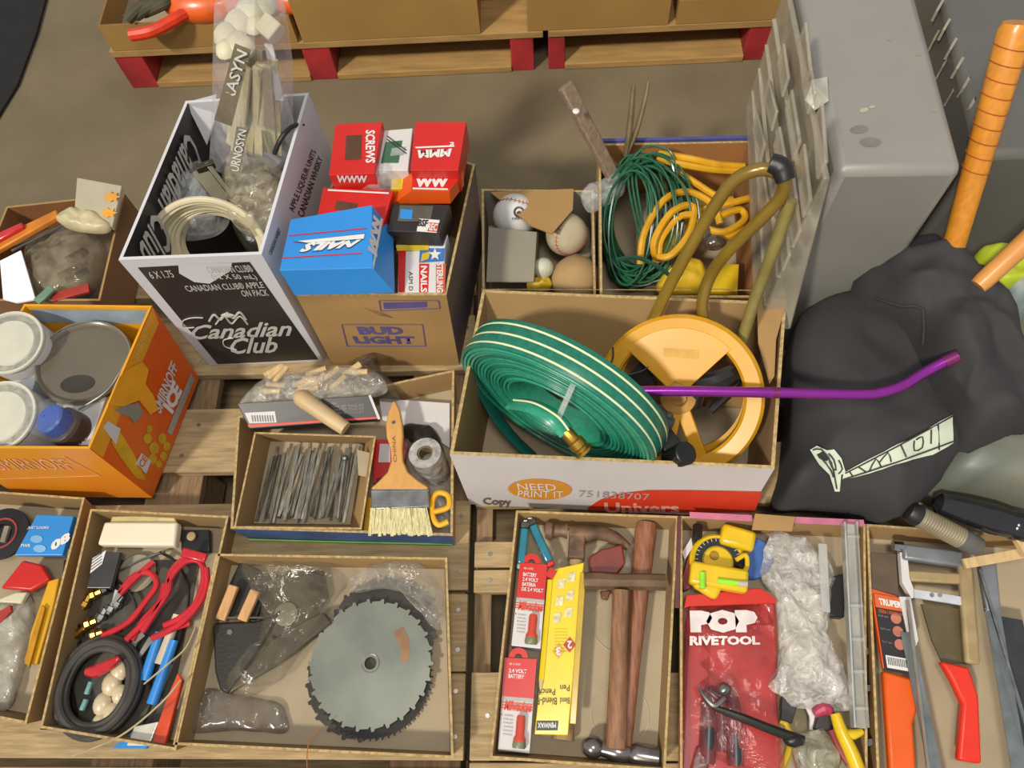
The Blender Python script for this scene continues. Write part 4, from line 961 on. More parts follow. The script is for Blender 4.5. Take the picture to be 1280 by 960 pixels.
text('Touch', quad_on([(106, 556), (113, 534), (107, 534), (99, 556)], q['top']), white, t, bold=.04, lift=.0018)
g = G(); g.prism(PP([(-60, 500), (60, 500), (60, 556), (-60, 556)], .27), .1); tag(g.out('white_box', mat('soft_white', '#c7c3bd', .5), bevel=.002), 'plain white box filling the front left of the orange carton', 'box')
t = T('spray_bottle', 'bottle with a blue cap under a clear dome at the front of the orange carton', 'bottle', P(70, 540, .2))
c = P(60, 522, .345); n = Vector((-.25, .05, 1)).normalized()
g = G(); g.lathe(c-n*.11, n, [(.030, 0), (.031, .05), (.029, .085), (.024, .088)], 28); g.out('body', mat('navy_violet', '#3a2f45', .3, h2='#4a3a2c', ns=20), t)
g = G(); g.lathe(c-n*.025, n, [(.023, 0), (.024, .004), (.023, .022), (.020, .025), (.002, .026)], 28); g.out('blue_cap', mat('blue_cap', '#1f4aa5', .35, var=.08), t)
g = G(); g.lathe(c-n*.03, n, [(.0315, 0), (.0315, .034), (.030, .036), (.002, .037)], 28, caps=False); g.out('clear_dome', film('dome_film', '#a9b0b8', .12, .08, bs=8, bump=.1), t)

# =================================================================== FAR LEFT CARTON
rmx = [P(-40, 376, .25), P(125, 376, .25), P(156, 242, .25), P(8, 258, .25)]
bmx = [Vector((v.x, v.y, .147)) for v in rmx]
brown = mat('dark_cardboard', '#7d5c3c', .85, var=.1, ns=9)
xx, xf, xw = cbox('brown_carton', 'open dark brown carton at the far left full of packages and bagged hardware', bmx, rmx, mo=brown, mi=mat('red_brown_card', '#8a5a32', .85, var=.1), me=card)
t, q = carton('hanging_card', 'grey blister card with orange symbols standing up at the back of the far left carton', [(92, 272, .28), (140, 284, .28), (152, 232, .33), (96, 222, .33)], .01, mat('grey_white_card', '#a59d84', .5, var=.05), cat='card')
for (x, y) in ((140, 246), (136, 266)):
    p0_, n_ = plane_of(q['top'])
    st = []
    for i in range(14):
        a = i*pi/7; r = 10 if i % 2 == 0 else 6; st.append(onplane(x+r*1.1*cos(a), y+r*.7*sin(a), p0_, n_))
    patch(st, mat('orange_symbol', '#d9941e', .4), t, 'orange_symbol', .001)
o = sack('cream_bag', [(72, 272), (88, 262), (118, 268), (138, 280), (128, 288), (96, 286), (76, 280)], .27, .03, mat('cream_film', '#c6ba92', .4), noise_a=.006, noise_s=40)
tag(o, 'cream bag of small parts below the blister card with orange symbols', 'bag')
g = G(); g.bar(P(-10, 312, .26), P(74, 268, .28), .03, .012, wd2=.018); tag(g.out('orange_tool', mat('deep_orange', '#cf7a1c', .4), bevel=.003), 'orange tool handle lying diagonally in the far left carton', 'handle')
g = G(); g.bar(P(-10, 302, .27), P(30, 282, .28), .02, .01, wd2=.012); tag(g.out('red_tool', redplastic, bevel=.003), 'red tool handle beside the orange one at the left frame edge', 'handle')
g = G(); g.bar(P(15, 314, .26), P(82, 280, .27), .004, .004); g.bar(P(20, 306, .262), P(70, 284, .268), .006, .003); tag(g.out('steel_file', steel), 'narrow steel blade below the orange handle', 'blade')
mir = mat('mirror', '#f0f0ea', .03, 1.0, var=0)
g = G(); g.prism(PP([(0, 326), (26, 313), (34, 340), (44, 374), (20, 378), (4, 374)], .26), .004); tag(g.out('reflection_sheet', mat('reflection_white', '#ffffff', .12, var=0, coat=1)), 'bright white sheet painting a reflection at the left frame edge', 'packet')  # bright reflection built as a white sheet
o = sack('smoky_bag', [(30, 318), (70, 290), (110, 288), (132, 305), (122, 345), (100, 372), (50, 372), (40, 345)], .2, .06, film('smoky_left', '#8b8068', .5, .12, bs=22), noise_a=.012, noise_s=22, seed=2)
tag(o, 'smoky clear bag of dark hardware in the far left carton', 'bag')
for i in range(7):
    x = 60+random.uniform(-14, 50); y = 330+random.uniform(-22, 24)
    g = G(); a = P(x, y, .2); g.bar(a, a+Vector((.03, .02, 0)), .012, .006); tag(g.out('hardware_piece', random.choice([darksteel, rust]), bevel=.001), 'dark metal piece inside the smoky bag in the far left carton', 'hardware', 'hardware in the smoky bag')
g = G(); g.bar(P(66, 372, .25), P(112, 360, .25), .018, .006); tag(g.out('red_strip', mat('dull_red', '#a8352a', .45), bevel=.001), 'red packet edge at the front of the far left carton', 'strip')
g = G(); g.bar(P(46, 378, .26), P(66, 360, .26), .016, .006); tag(g.out('green_strip', mat('dull_green', '#6f8f72', .3), bevel=.001), 'green glassy strip beside the red packet edge', 'strip')

# =================================================================== GREY TOTES
def tote(name, label, t4, z, zb, m, splay=.02):
    t4 = [Vector(v+(z,)) for v in t4]; c = sum(t4, Vector())/4; t = T(name, label, 'tote', Vector((c.x, c.y, zb)))
    b4 = [Vector((c.x+(v.x-c.x)*(1+splay*2), c.y+(v.y-c.y)*(1+splay), zb)) for v in t4]
    g = G(); g.hexa(b4, t4); g.out('tote_body', m, t, bevel=.012, smooth=50); return t, t4, b4
tm = mat('grey_tote', '#86837c', .42, var=.05, ns=6, spec=.6)
t4px = [(.378, .698), (.538, .694), (.545, 1.07), (.378, 1.07)]
t, t4, b4 = tote('storage_tote', 'upturned smooth grey translucent storage tote behind the black sack', t4px, .56, .002, tm, 0.0)
p0_, n_ = plane_of(t4)
for (x, y, r, m_) in ((1080, 138, 6, mat('pale_scuff', '#a5a184', .5)), (1090, 134, 4, mat('pale_scuff', '#a5a184', .5)), (1168, 138, 4, mat('tan_scuff', '#9a8f74', .6)), (1112, 50, 3, mat('pink_scuff', '#9a8684', .6)), (1148, 68, 4, mat('tan_scuff', '#9a8f74', .6)), (1074, 162, 12, mat('dark_scuff', '#75736e', .6)), (1088, 178, 14, mat('dark_scuff', '#75736e', .6))):
    patch([onplane(a, b, p0_, n_) for a, b in ell(x, y, r, r*.45, 10, random.uniform(-.3, .1))], m_, t, 'scuff', .0006)
# stack of nested clear totes leaning at its left side: sloping side with staggered tabs
rib = film('clear_rib', '#a9a696', .45, .15, bs=8, bump=.15)
sl = film('clear_tote_side', '#a59c88', .55, .35, bs=5, bump=.03)
tabm = film('clear_tab', '#b8b09c', .5, .25, bs=6, bump=.03)
t = T('clear_totes', 'stack of nested clear totes with staggered tabs, between the wire carton and the grey tote', 'totes', Vector((.36, .9, .147)))
lo_ = [Vector((.316, .61, .292)), Vector((.3735, .61, .292)), Vector((.3735, 1.07, .292)), Vector((.358, 1.07, .292))]
hi_ = [Vector((.364, .70, .545)), Vector((.3735, .70, .545)), Vector((.3735, 1.07, .545)), Vector((.364, 1.07, .545))]
g = G(); g.hexa(lo_, hi_); g.out('sloping_side', sl, t, bevel=.003, smooth=50)
g = G(); g.box((.3665, .86, .147), (.014, .41, .288)); g.out('lower_side', sl, t, bevel=.002)
sp, sn = plane_of([lo_[3], lo_[0], hi_[0], hi_[3]]); sn = sn if sn.x < 0 else -sn
for (x0, y0, x1, y1) in ((979, 66, 985, 110), (960, 111, 971, 152), (989, 124, 999, 190), (946, 152, 956, 192), (974, 170, 982, 215), (1004, 191, 1012, 262), (1026, 140, 1031, 214), (966, 204, 976, 262), (990, 222, 999, 300), (1006, 40, 1012, 100), (952, 214, 960, 262), (1012, 96, 1018, 130), (980, 275, 986, 330)):
    a = onplane(x0, y0, sp, sn)+sn*.003; b = onplane(x1, y1, sp, sn)+sn*.003
    g = G(); g.bar(a, b, .034, .005, up=sn); g.out('tab', tabm, t, bevel=.002)
for k in range(4):
    z_ = .34+k*.05; f_ = (z_-.292)/.253; x_ = .328+(.364-.328)*f_-.002; y_ = .61+.09*f_
    g = G(); g.bar((x_-.008*(1-f_), y_, z_), (.360, 1.06, z_), .006, .003); g.out('nested_rim', tabm, t)
g = G(); g.prism([P(1006, 125, .57), P(1014, 100, .585), P(1034, 96, .57), P(1036, 126, .563), P(1018, 138, .565)], .001); tag(g.out('clear_tape', mat('tape_pale', '#bdb9a6', .2, coat=.6)), 'torn piece of pale tape on the left edge of the grey tote', 'tape')
t, t4b, _ = tote('storage_tote', 'second grey tote at the upper right, behind the taped orange bat', [(.614, .784), (.83, .784), (.86, 1.32), (.648, 1.32)], .48, .002, mat('grey_brown_tote', '#5e5c57', .42, var=.05, ns=6), .0)
for k in range(8):
    y = 20+k*24; x = 1168+(y-20)*.34
    g = G(); g.bar(P(x, y, .47), P(x+8, y-14, .47), .004, .02); g.out('rib', mat('rib_lip', '#94907e', .35, var=.08), t)
for k in range(5):
    y = 60+k*32; x = 1162+(y-60)*.36
    a = P(x, y, .44); g = G(); g.bar(a, P(x+7, y-13, .44), .003, .03); tag(g.out('clear_clip', rib), 'clear lid clip in the dark gap between the two grey totes', 'clip', 'lid clips between the totes')

# =================================================================== BLACK SACK, BATS
bm_ = mat('black_cloth', '#2b2a2b', .85, var=.12, ns=6, bump=.25, bs=500, h2='#353334')
tsk = T('black_sack', 'big black cloth sack with a white lettered strip, gathered at the top around two bats', 'sack', P(1080, 520, .15))
g = radial(PP([(960, 640, .17), (970, 590, .17), (982, 500, .2), (985, 440, .26), (1000, 392), (1050, 370), (1120, 366), (1200, 420), (1230, 500), (1225, 545), (1195, 575), (1165, 610), (1120, 648), (1060, 652, .16), (1000, 645, .16)], .24), .147, .165, p=3.2, rings=18, noise_a=.016, noise_s=9, fold=.8, seed=4, under=.5, nseg=90)
body = g.out('sack_body', bm_, tsk, smooth=60, keep=True)
g = radial(PP([(1085, 332), (1100, 308), (1140, 292), (1175, 300), (1200, 318), (1240, 340), (1285, 420), (1320, 500), (1285, 540), (1225, 545), (1195, 500), (1150, 420), (1120, 385), (1092, 360)], .34), .20, .19, p=3, rings=16, noise_a=.022, noise_s=15, fold=1.0, seed=7, under=.4, nseg=90)
neck = g.out('gathered_top', bm_, tsk, smooth=60, keep=True)
def dpoly(pts, m, name, o=body, lift=.003):
    q = [drape(x, y, o, lift) for x, y in pts]; g = G(); g.add(q, [tuple(range(len(q)))]); return g.out(name, m, tsk, smooth=0)
wp = mat('white_fabric_print', '#c2cbb6', .7, var=.05); dk = mat('dark_outline', '#3a3632', .8)
def band(u, v): # u along strip, v across
    x = 1052+u*136; top = 592-u*72+8*sin(u*pi)*(.5-u); bot = 596+(-u*44) + (4 if u < .3 else 0)
    top = [590, 576, 563, 549, 535, 521][min(5, int(u*5))]*(1-(u*5) % 1)+[590, 576, 563, 549, 535, 521][min(5, int(u*5)+1)]*((u*5) % 1)
    bot = [598, 592, 585, 577, 569, 552][min(5, int(u*5))]*(1-(u*5) % 1)+[598, 592, 585, 577, 569, 552][min(5, int(u*5)+1)]*((u*5) % 1)
    return x, top+(bot-top)*v
def dband(u0, v0, u1, v1, m, name, lift, n=8):
    g = G(); v = []
    for i in range(n+1):
        u = u0+(u1-u0)*i/n
        for k in range(4): v.append(drape(*band(u, v0+(v1-v0)*k/3), body, lift))
    g.add(v, [(i*4+k, i*4+k+1, (i+1)*4+k+1, (i+1)*4+k) for i in range(n) for k in range(3)]); return g.out(name, m, tsk, smooth=60)
dband(0, 0, 1, 1, wp, 'white_strip', .006, 16)
def line(pts, r=.0011, o=body, m=None, name='dark_outline', lift=.0075):
    g = G(); g.tube([drape(x, y, o, lift) for x, y in pts], r, k=5, sub=2); return g.out(name, m or dk, tsk)
for seg in ([(0.02, .1), (0.5, .1), (1, .06)], [(.0, .9), (.5, .92), (1, .92)], [(.06, .1), (.10, .9)], [(.14, .15), (.22, .85)], [(.24, .85), (.30, .2), (.36, .85)], [(.34, .5), (.42, .2), (.46, .8)], [(.52, .1), (.56, .8)],
            [(.64, .18), (.64, .62), (.72, .62), (.72, .18), (.66, .18)], [(.80, .1), (.80, .6)], [(.86, .05), (.86, .92)]):
    line([band(*s) for s in seg])
em = [(1015, 566), (1024, 560), (1034, 564), (1042, 562), (1050, 572), (1056, 588), (1050, 592), (1048, 612), (1042, 612), (1034, 592), (1022, 582)]
cen = (1040, 580)
g = G(); v = [drape(*cen, body, .006)]+[drape(x, y, body, .006) for x, y in em]; g.add(v, [(0, 1+i, 1+(i+1) % len(em)) for i in range(len(em))]); g.out('emblem', wp, tsk, smooth=60)
for seg in ([(1019, 567), (1028, 565), (1036, 578), (1042, 600), (1044, 608)], [(1034, 568), (1040, 574), (1042, 586), (1036, 582), (1034, 572)], [(1026, 574), (1034, 586), (1038, 594)], [(1046, 574), (1050, 584), (1046, 590)]): line(seg)
line([(1095, 372), (1130, 382), (1155, 385), (1156, 430)], .002, neck, bm_, 'seam', .003)
# bats
def bat(label, p0, p1, r0, r1, m, tape=0):
    t = T('baseball_bat', label, 'bat', p0); g = G(); d = p1-p0; L = d.length
    g.lathe(p0, d, [(r0*.9, 0), (r0, .01), ((r0+r1)/2, L*.6), (r1, L*.97), (r1*.8, L)], 24); g.out('barrel', m, t)
    for k in range(tape):
        f_ = .42+k*.062; c = p0+d*f_; rr = r0+(r1-r0)*f_+.0006
        g = G(); n_ = d.normalized(); x = n_.orthogonal().normalized(); y = n_.cross(x); g.tube([c+(x*cos(a)+y*sin(a))*rr+n_*.004*sin(a) for a in [2*pi*i/16 for i in range(16)]], .0007, k=5, closed=True, sub=1); g.out('tape_edge', mat('tape_edge', '#a5531c', .5), t)
    return t
bat('orange bat wrapped in ringed grip tape, standing out of the black sack', P(1188, 322, .38), P(1272, 28, .66), .0155, .021, mat('orange_bat', '#cf8526', .38, var=.08, stretch=(5, 5, 1), coat=.4), 9)
bat('pale orange bat end lying out of the black sack at the right frame edge', P(1222, 358, .40), P(1320, 268, .46), .0135, .016, mat('pale_orange_bat', '#cf8f48', .4, var=.06, coat=.3))
ylw = mat('lime_cloth', '#b3c02a', .6, var=.12, ns=20)
o = sack('lime_cloth', [(1214, 330), (1222, 316), (1250, 310), (1300, 300), (1330, 330), (1300, 350), (1250, 362), (1232, 352)], .31, .05, ylw, noise_a=.012, noise_s=24, fold=.6)
tag(o, 'lime yellow-green cloth bunched behind the pale bat', 'cloth')
o = sack('teal_wrapper', [(1262, 350), (1285, 345), (1330, 380), (1310, 410), (1285, 398), (1270, 372)], .31, .045, mat('teal_mix', '#4f8070', .5, h2='#a8b0b4', ns=30), noise_a=.01, noise_s=30)
tag(o, 'teal and white wrapper below the lime cloth at the right frame edge', 'wrapper')
o = sack('grey_green_bag', [(1155, 598), (1165, 560), (1190, 545), (1240, 530), (1300, 525), (1360, 560), (1340, 640), (1280, 640), (1210, 625), (1175, 620)], .147, .16, mat('grey_teal_bag', '#5a6259', .45, h2='#6f6e5f', ns=9), p=3, noise_a=.012, noise_s=10, seed=15)
tag(o, 'smooth grey-green bag to the right of the black sack', 'bag')
t = T('ribbed_grip', 'handle with a ribbed tan grip and dark end, above the saw tray', 'handle', P(1160, 650, .22))
a = P(1138, 640, .25); b = P(1200, 672, .23); d = b-a; L_ = d.length
prof = []
for i in range(34): prof.append((.0150+(.0009 if i % 2 else 0), .012+i*(L_-.012)/33))
g = G(); g.lathe(a, d, prof, 20); g.out('ribbed_sleeve', mat('ribbed_tan', '#857a5f', .5, var=.1), t)
g = G(); g.lathe(a, d, [(.006, -.008), (.013, -.004), (.016, .004), (.016, .013)], 20); g.out('dark_end', blackp, t)
g = G(); g.lathe(b, d, [(.015, 0), (.016, .01), (.014, .03)], 20); g.out('dark_collar', mat('grey_rubber', '#55534e', .5), t)
t = T('black_flashlight', 'glossy black tapered tool handle beside the ribbed grip', 'handle', P(1225, 635, .2))
a = P(1170, 628, .24); b = P(1262, 655, .23); g = G(); d = b-a; L_ = d.length; g.lathe(a, d, [(.006, -.004), (.016, .004), (.020, L_*.4), (.023, L_*.75), (.021, L_)], 24); g.out('black_barrel', mat('gloss_black', '#1b1b1f', .18, coat=.6), t)
g = G(); g.lathe(b, d, [(.020, 0), (.022, .004), (.022, .02), (.010, .022)], 24); g.out('end_cap', mat('gloss_black', '#1b1b1f', .18, coat=.6), t)
g = G(); g.prism(PP([(1180, 412), (1190, 410), (1193, 440), (1182, 442)], .36), .001)

# =================================================================== TRAY: SAW BLADES
Z = .152
TG = 'shallow cardboard trays on the pallets'
def stray(label, rim, **k):
    t, f, w_ = tray(label, rim, group=None, **k); return t, f, w_
t3, f3, w3 = stray('shallow cardboard tray holding the round saw blades', [(216, 931), (567, 948), (559, 697), (270, 692)])
bladem = mat('saw_blade_steel', '#8f9284', .36, .45, var=.12, ns=9, h2='#70746a')
bladem2 = mat('dark_blade_steel', '#47443e', .42, .6, var=.2, ns=12)
def blade(label, cx, cy, z, R, teeth, m, rot=0, hole=.009, stain=False, sq=1.0):
    c = P(cx, cy, z); t = T('saw_blade', label, 'saw blade', c); g = G(); o_ = []
    for i in range(teeth):
        a = rot+2*pi*i/teeth; s = 2*pi/teeth
        for (da, r) in ((0, R*.93), (.06*s, R), (.22*s, R*1.0), (.30*s, R*.965), (.86*s, R*.955), (.92*s, R*.925)):
            o_.append((c.x+cos(a+da)*r, c.y+sin(a+da)*r*sq))
    n = len(o_); inner = [(c.x+cos(rot+2*pi*i/n)*hole, c.y+sin(rot+2*pi*i/n)*hole) for i in range(n)]
    th = .0022; v = [(x, y, z) for x, y in o_]+[(x, y, z) for x, y in inner]+[(x, y, z-th) for x, y in o_]+[(x, y, z-th) for x, y in inner]
    f = []
    for i in range(n):
        j = (i+1) % n
        f += [(i, j, n+j, n+i), (2*n+j, 2*n+i, 3*n+i, 3*n+j), (i, 2*n+i, 2*n+j, j), (n+j, 3*n+j, 3*n+i, n+i)]
    g.add(v, f); g.out('blade_disc', m, t, smooth=0)
    if stain:
        patch([P(a, b, z) for a, b in [(492, 790), (504, 783), (512, 800), (512, 818), (508, 828), (502, 828), (500, 808)]], mat('rust_stain', '#96704f', .6, .2, var=.2), t, 'rust_stain', .0004)
        g = G()
        for rr in (.013,):
            g.tube([c+Vector((cos(a)*rr, sin(a)*rr, .0004)) for a in [2*pi*i/20 for i in range(20)]], .0008, k=5, closed=True, sub=1)
        g.out('arbor_ring', m, t)
    return t
blade('dark toothed saw blade at the bottom of the stack, showing at the lower left', 456, 846, Z+.002, .090, 22, bladem2, .1)
blade('dark fine-toothed saw blade showing at the lower right under the big blade', 468, 846, Z+.006, .088, 60, mat('black_blade', '#2d2b29', .35, .5), .3)
blade('dull saw blade at the back of the stack, poking out beyond the big blade', 478, 790, Z+.010, .084, 20, bladem2, .5)
blade('big round grey saw blade with a rust stain, on top of the stack', 463, 829, Z+.020, .094, 26, bladem, .2, stain=True)
o = sack('plastic_bag', [(440, 720), (470, 702), (520, 700), (552, 740), (548, 790), (520, 750), (480, 735), (440, 740)], Z+.022, .018, film('back_bag', '#a8a294', .2, .1, bs=40), noise_a=.008, noise_s=40, seed=21)
tag(o, 'torn clear bag around the back of the saw blades', 'bag')
# holsters with tool handles
t = T('tool_pouch', 'black leather tool pouch with two wooden handles in it, left in the saw blade tray', 'pouch', P(295, 800, Z))
leather = mat('black_leather', '#2b2721', .45, var=.15, ns=30, bump=.3)
g = G(); g.prism(PP([(265, 785), (268, 778), (318, 776), (340, 770), (352, 760), (330, 800), (320, 815), (285, 868), (274, 862), (268, 840)], Z+.020), .018); g.out('pouch_body', leather, t, bevel=.004)
g = G(); g.prism(PP([(284, 868), (290, 858), (338, 800), (390, 770), (405, 765), (415, 778), (350, 830)], Z+.026), .008); g.out('leather_flap', mat('brown_leather', '#4a4030', .35, coat=.3), t, bevel=.003)
g = G(); g.prism(PP([(286, 730), (300, 700), (325, 712), (335, 735), (320, 775), (280, 772)], Z+.010), .008); g.out('pouch_back', leather, t, bevel=.003)
g = G(); g.tube(PP([(284, 772), (330, 772)], Z+.022), .0016, k=6); g.out('stitch', mat('stitch', '#5a5346', .6), t)
for (x0, y0, x1, y1) in ((276, 775, 293, 732), (303, 776, 320, 738)):
    g = G(); g.bar(P(x0, y0, Z+.022), P(x1, y1, Z+.024), .016, .010); g.out('wooden_handle', mat('orange_wood', '#cc9a66', .5, var=.12, ns=40, stretch=(5, 1, 5)), t, bevel=.002)
g = G(); g.cyl(P(287, 790, Z+.0202), P(287, 790, Z+.022), .004, k=12); g.out('rivet', darksteel, t)
t = T('metal_plate', 'dark metal guard plate with a round grey boss, between the pouch and the saw blade', 'plate', P(365, 760, Z))
g = G(); g.prism(PP([(330, 720), (405, 712), (410, 745), (378, 800), (345, 820), (322, 800)], Z+.012), .006); g.out('plate_body', mat('plate_steel', '#4f473a', .4, .5), t, bevel=.001)
g = G(); c = P(358, 768, Z+.013); g.lathe(c, (0, 0, 1), [(.018, 0), (.018, .003), (.015, .004), (.002, .004)], 26); g.out('boss', mat('boss_grey', '#7d7762', .5), t)
o = sack('smoky_bag', [(300, 708), (360, 700), (430, 715), (420, 750), (380, 810), (350, 850), (300, 872), (280, 850), (320, 800), (330, 750)], Z+.012, .03, film('smoky_tray', '#857a64', .2, .12, bs=26), noise_a=.01, noise_s=24, seed=22)
tag(o, 'clear creased bag draped over the pouch and guard plate', 'bag')
o = sack('clear_pouch', [(228, 912), (250, 868), (262, 860), (300, 868), (345, 878), (358, 895), (356, 916), (300, 914)], Z, .014, film('clear_pouch', '#7d7265', .42, .08, bs=24), noise_a=.004, noise_s=26, seed=23)
tag(o, 'flat clear plastic pouch in the lower left of the saw blade tray', 'pouch')
g = G(); g.tube(PP([(384, 960), (384, 940), (388, 925), (398, 912)], .2), .0008, k=5); tag(g.out('orange_thread', mat('orange_thread', '#a8602c', .7)), 'thin orange-brown thread hanging over the front of the saw blade tray', 'thread')

# =================================================================== TRAY: RED SNIPS AND COIL
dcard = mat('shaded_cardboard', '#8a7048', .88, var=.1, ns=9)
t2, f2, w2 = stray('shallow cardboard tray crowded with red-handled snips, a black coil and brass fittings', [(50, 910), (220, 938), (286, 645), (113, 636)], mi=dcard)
g = G(); g.prism(PP([(121, 681), (130, 652), (222, 652), (218, 682)], .19), .02); tag(g.out('white_bar', mat('white_foam', '#e2d8bd', .5, var=.02), bevel=.004), 'bright white plastic bar at the back of the crowded tray', 'bar')
g = G(); g.prism(PP([(136, 656), (140, 645), (218, 644), (220, 656)], .183), .01); tag(g.out('cream_bar', mat('cream_bar', '#cdbb85', .6), bevel=.002), 'cream strip behind the bright white bar', 'bar')
g = G(); g.prism(PP([(226, 690), (226, 662), (262, 662), (262, 690)], Z+.02), .01); tag(g.out('black_plate', blackp, bevel=.002), 'black plate in the back right corner of the crowded tray', 'plate')
g = G(); g.lathe(P(240, 671, Z+.022), (0, 0, 1), [(.007, 0), (.007, .004), (.002, .005)], 16); tag(g.out('round_button', mat('tan_plastic', '#a58e66', .5)), 'round tan button on the black plate', 'button')
redh = mat('red_grip', '#c4202a', .28, var=.1, coat=.5)
def snips(label, loops, bl, z0=.185):
    t = T('snips', label, 'snips', P(*loops[0][0], Z))
    for lp in loops: g = G(); g.tube(PP(lp, z0), .0050, k=10, sub=6); g.out('red_handle', redh, t)
    for b_ in bl: g = G(); g.bar(P(*b_[0], z0-.006), P(*b_[1], z0-.012), .010, .004, wd2=.003); g.out('steel_jaw', steel, t)
snips('snips with the largest red looped handles, at the right of the crowded tray', [[(178, 790), (200, 755), (214, 722), (232, 702), (250, 702), (255, 722), (246, 752), (226, 772), (205, 782)], [(158, 800), (190, 768), (210, 740), (214, 715), (235, 696), (255, 700)], [(190, 798), (222, 782), (245, 760), (258, 735), (258, 710)]], [((180, 792), (150, 820)), ((190, 798), (165, 835))])
snips('smaller red-handled snips lying left of the large ones', [[(128, 795), (160, 778), (182, 752), (196, 730), (185, 715), (165, 722), (150, 742)], [(150, 742), (170, 722), (192, 702)], [(165, 800), (180, 775), (200, 752), (206, 730)]], [((150, 742), (138, 760)), ((148, 738), (142, 752))], .180)
g = G(); g.bar(P(228, 690, .2), P(258, 698, .2), .014, .008); tag(g.out('red_clip', redh, bevel=.002), 'short red clip across the top of the large snips', 'clip')
g = G(); g.bar(P(214, 786, .18), P(238, 778, .18), .010, .006); tag(g.out('red_clip', redh, bevel=.002), 'short red clip near the blue pens', 'clip')
t = T('flat_disc', 'flat beige disc under the red snips handles', 'disc', P(172, 720, Z)); g = G(); g.lathe(P(172, 716, Z+.004), (0, 0, 1), [(.030, 0), (.031, .003), (.028, .006), (.002, .006)], 28); g.out('disc_body', mat('beige_disc', '#8e8672', .5), t)
for i, (x, y, m_) in enumerate(((108, 752, brass), (120, 742, brass), (114, 778, brass), (128, 768, steel), (140, 758, steel), (100, 790, brass), (122, 792, brass), (92, 788, darksteel), (135, 735, blackp), (148, 752, steel))):
    a = P(x, y, Z+.012); an = random.uniform(.2, 1.2); d = Vector((cos(an), sin(an), .1)); g = G()
    g.lathe(a-d*.012, d, [(.005, 0), (.006, .004), (.009, .005), (.009, .012), (.006, .013), (.006, .022), (.003, .024)], 8)
    tag(g.out('pipe_fitting', m_), {brass: 'small brass pipe fitting in the heap left of the red snips', steel: 'small steel pipe fitting in the heap left of the red snips', darksteel: 'dark steel fitting at the left end of the heap of fittings', blackp: 'black fitting at the back of the heap of fittings'}[m_], 'fitting', 'pipe fittings left of the snips')
t, q = carton('black_package', 'black package with a slanted barcode at the left of the crowded tray', [(108, 735, .185), (138, 735, .185), (150, 690, .185), (120, 690, .185)], .01, mat('dark_package', '#3b3a3a', .35), cat='package')
patch(quad_on([(113, 717), (128, 705), (133, 683+5), (116, 698)], q['top']), white, t, 'barcode_label', .001)
for i in range(5): patch(quad_on([(114, 713-i*3.6), (128, 703-i*3.6), (128, 702-i*3.6), (114, 712-i*3.6)], q['top']), blackprint, t, 'bar', .0016)
g = G(); g.prism(PP([(80, 700), (250, 700), (205, 925), (60, 900)], Z+.001), .0015); tag(g.out('dark_sheet', mat('dark_bottom', '#4c463c', .5, var=.2)), 'dark sheet added to darken the bottom of the crowded tray', 'sheet')  # dark sheet added beneath the clutter to darken the tray bottom
for k, (pts_, m_) in enumerate(((((96, 720), (120, 712), (150, 728), (170, 760), (150, 790)), darksteel), (((150, 800), (175, 830), (190, 870), (178, 905)), blackp), (((118, 700), (140, 716), (176, 700), (205, 690)), steel), (((200, 690), (222, 705), (236, 740), (228, 790), (214, 830)), blackp))):
    g = G(); g.tube(PP(pts_, Z+.012), .0022, k=6); tag(g.out('loose_wire', m_), ('dark loose wire among the brass fittings', 'black loose wire right of the black coil', 'steel loose wire below the bright white bar', 'black loose wire under the large red snips')[k], 'wire')
t = T('black_coil', 'coil of black hose around cream pieces, at the front of the crowded tray', 'coil', P(122, 860, Z))
cm = mat('black_rubber_hose', '#3d3932', .5, var=.15)
for i, (r, z) in enumerate(((.058, .160), (.054, .170), (.049, .178), (.056, .184), (.062, .176))):
    c = P(122, 858, z); g = G(); g.tube([c+Vector((cos(a)*r, sin(a)*r*1.12, .002*sin(3*a+i))) for a in [2*pi*k/20 for k in range(20)]], .0065, k=10, closed=True, sub=3); g.out('hose_loop', cm, t)
g = G(); g.prism(PP([(50, 912), (72, 820), (100, 800), (90, 860), (100, 915)], Z+.008), .004); g.out('black_sheet', blackp, t)
g = G(); g.tube(PP([(108, 840), (122, 838), (138, 830), (150, 822)], .19), [.006, .010, .008, .004], k=10); tag(g.out('red_lever', redh), 'red lever lying inside the black hose coil', 'lever')
for (x, y, r) in ((150, 838, .014), (140, 855, .015), (150, 868, .012), (128, 880, .014), (140, 892, .013), (124, 905, .012)):
    g = G(); g.ball(P(x, y, Z+.018), r, 14, sq=(1, 1.2, .7)); tag(g.out('cream_piece', mat('pink_cream', '#c4ab92', .35, h2='#cfc39a', ns=20, coat=.4)), 'pale cream rounded piece inside the black hose coil', 'piece', 'cream pieces in the coil')
for (x0, y0, x1, y1) in ((108, 868, 114, 852), (102, 888, 108, 874)):
    g = G(); g.bar(P(x0, y0, .185), P(x1, y1, .185), .006, .006); tag(g.out('teal_stub', mat('teal_stub', '#6fa3a0', .3), bevel=.001), 'tiny teal stub on the left inside the black hose coil', 'stub', 'teal stubs in the coil')
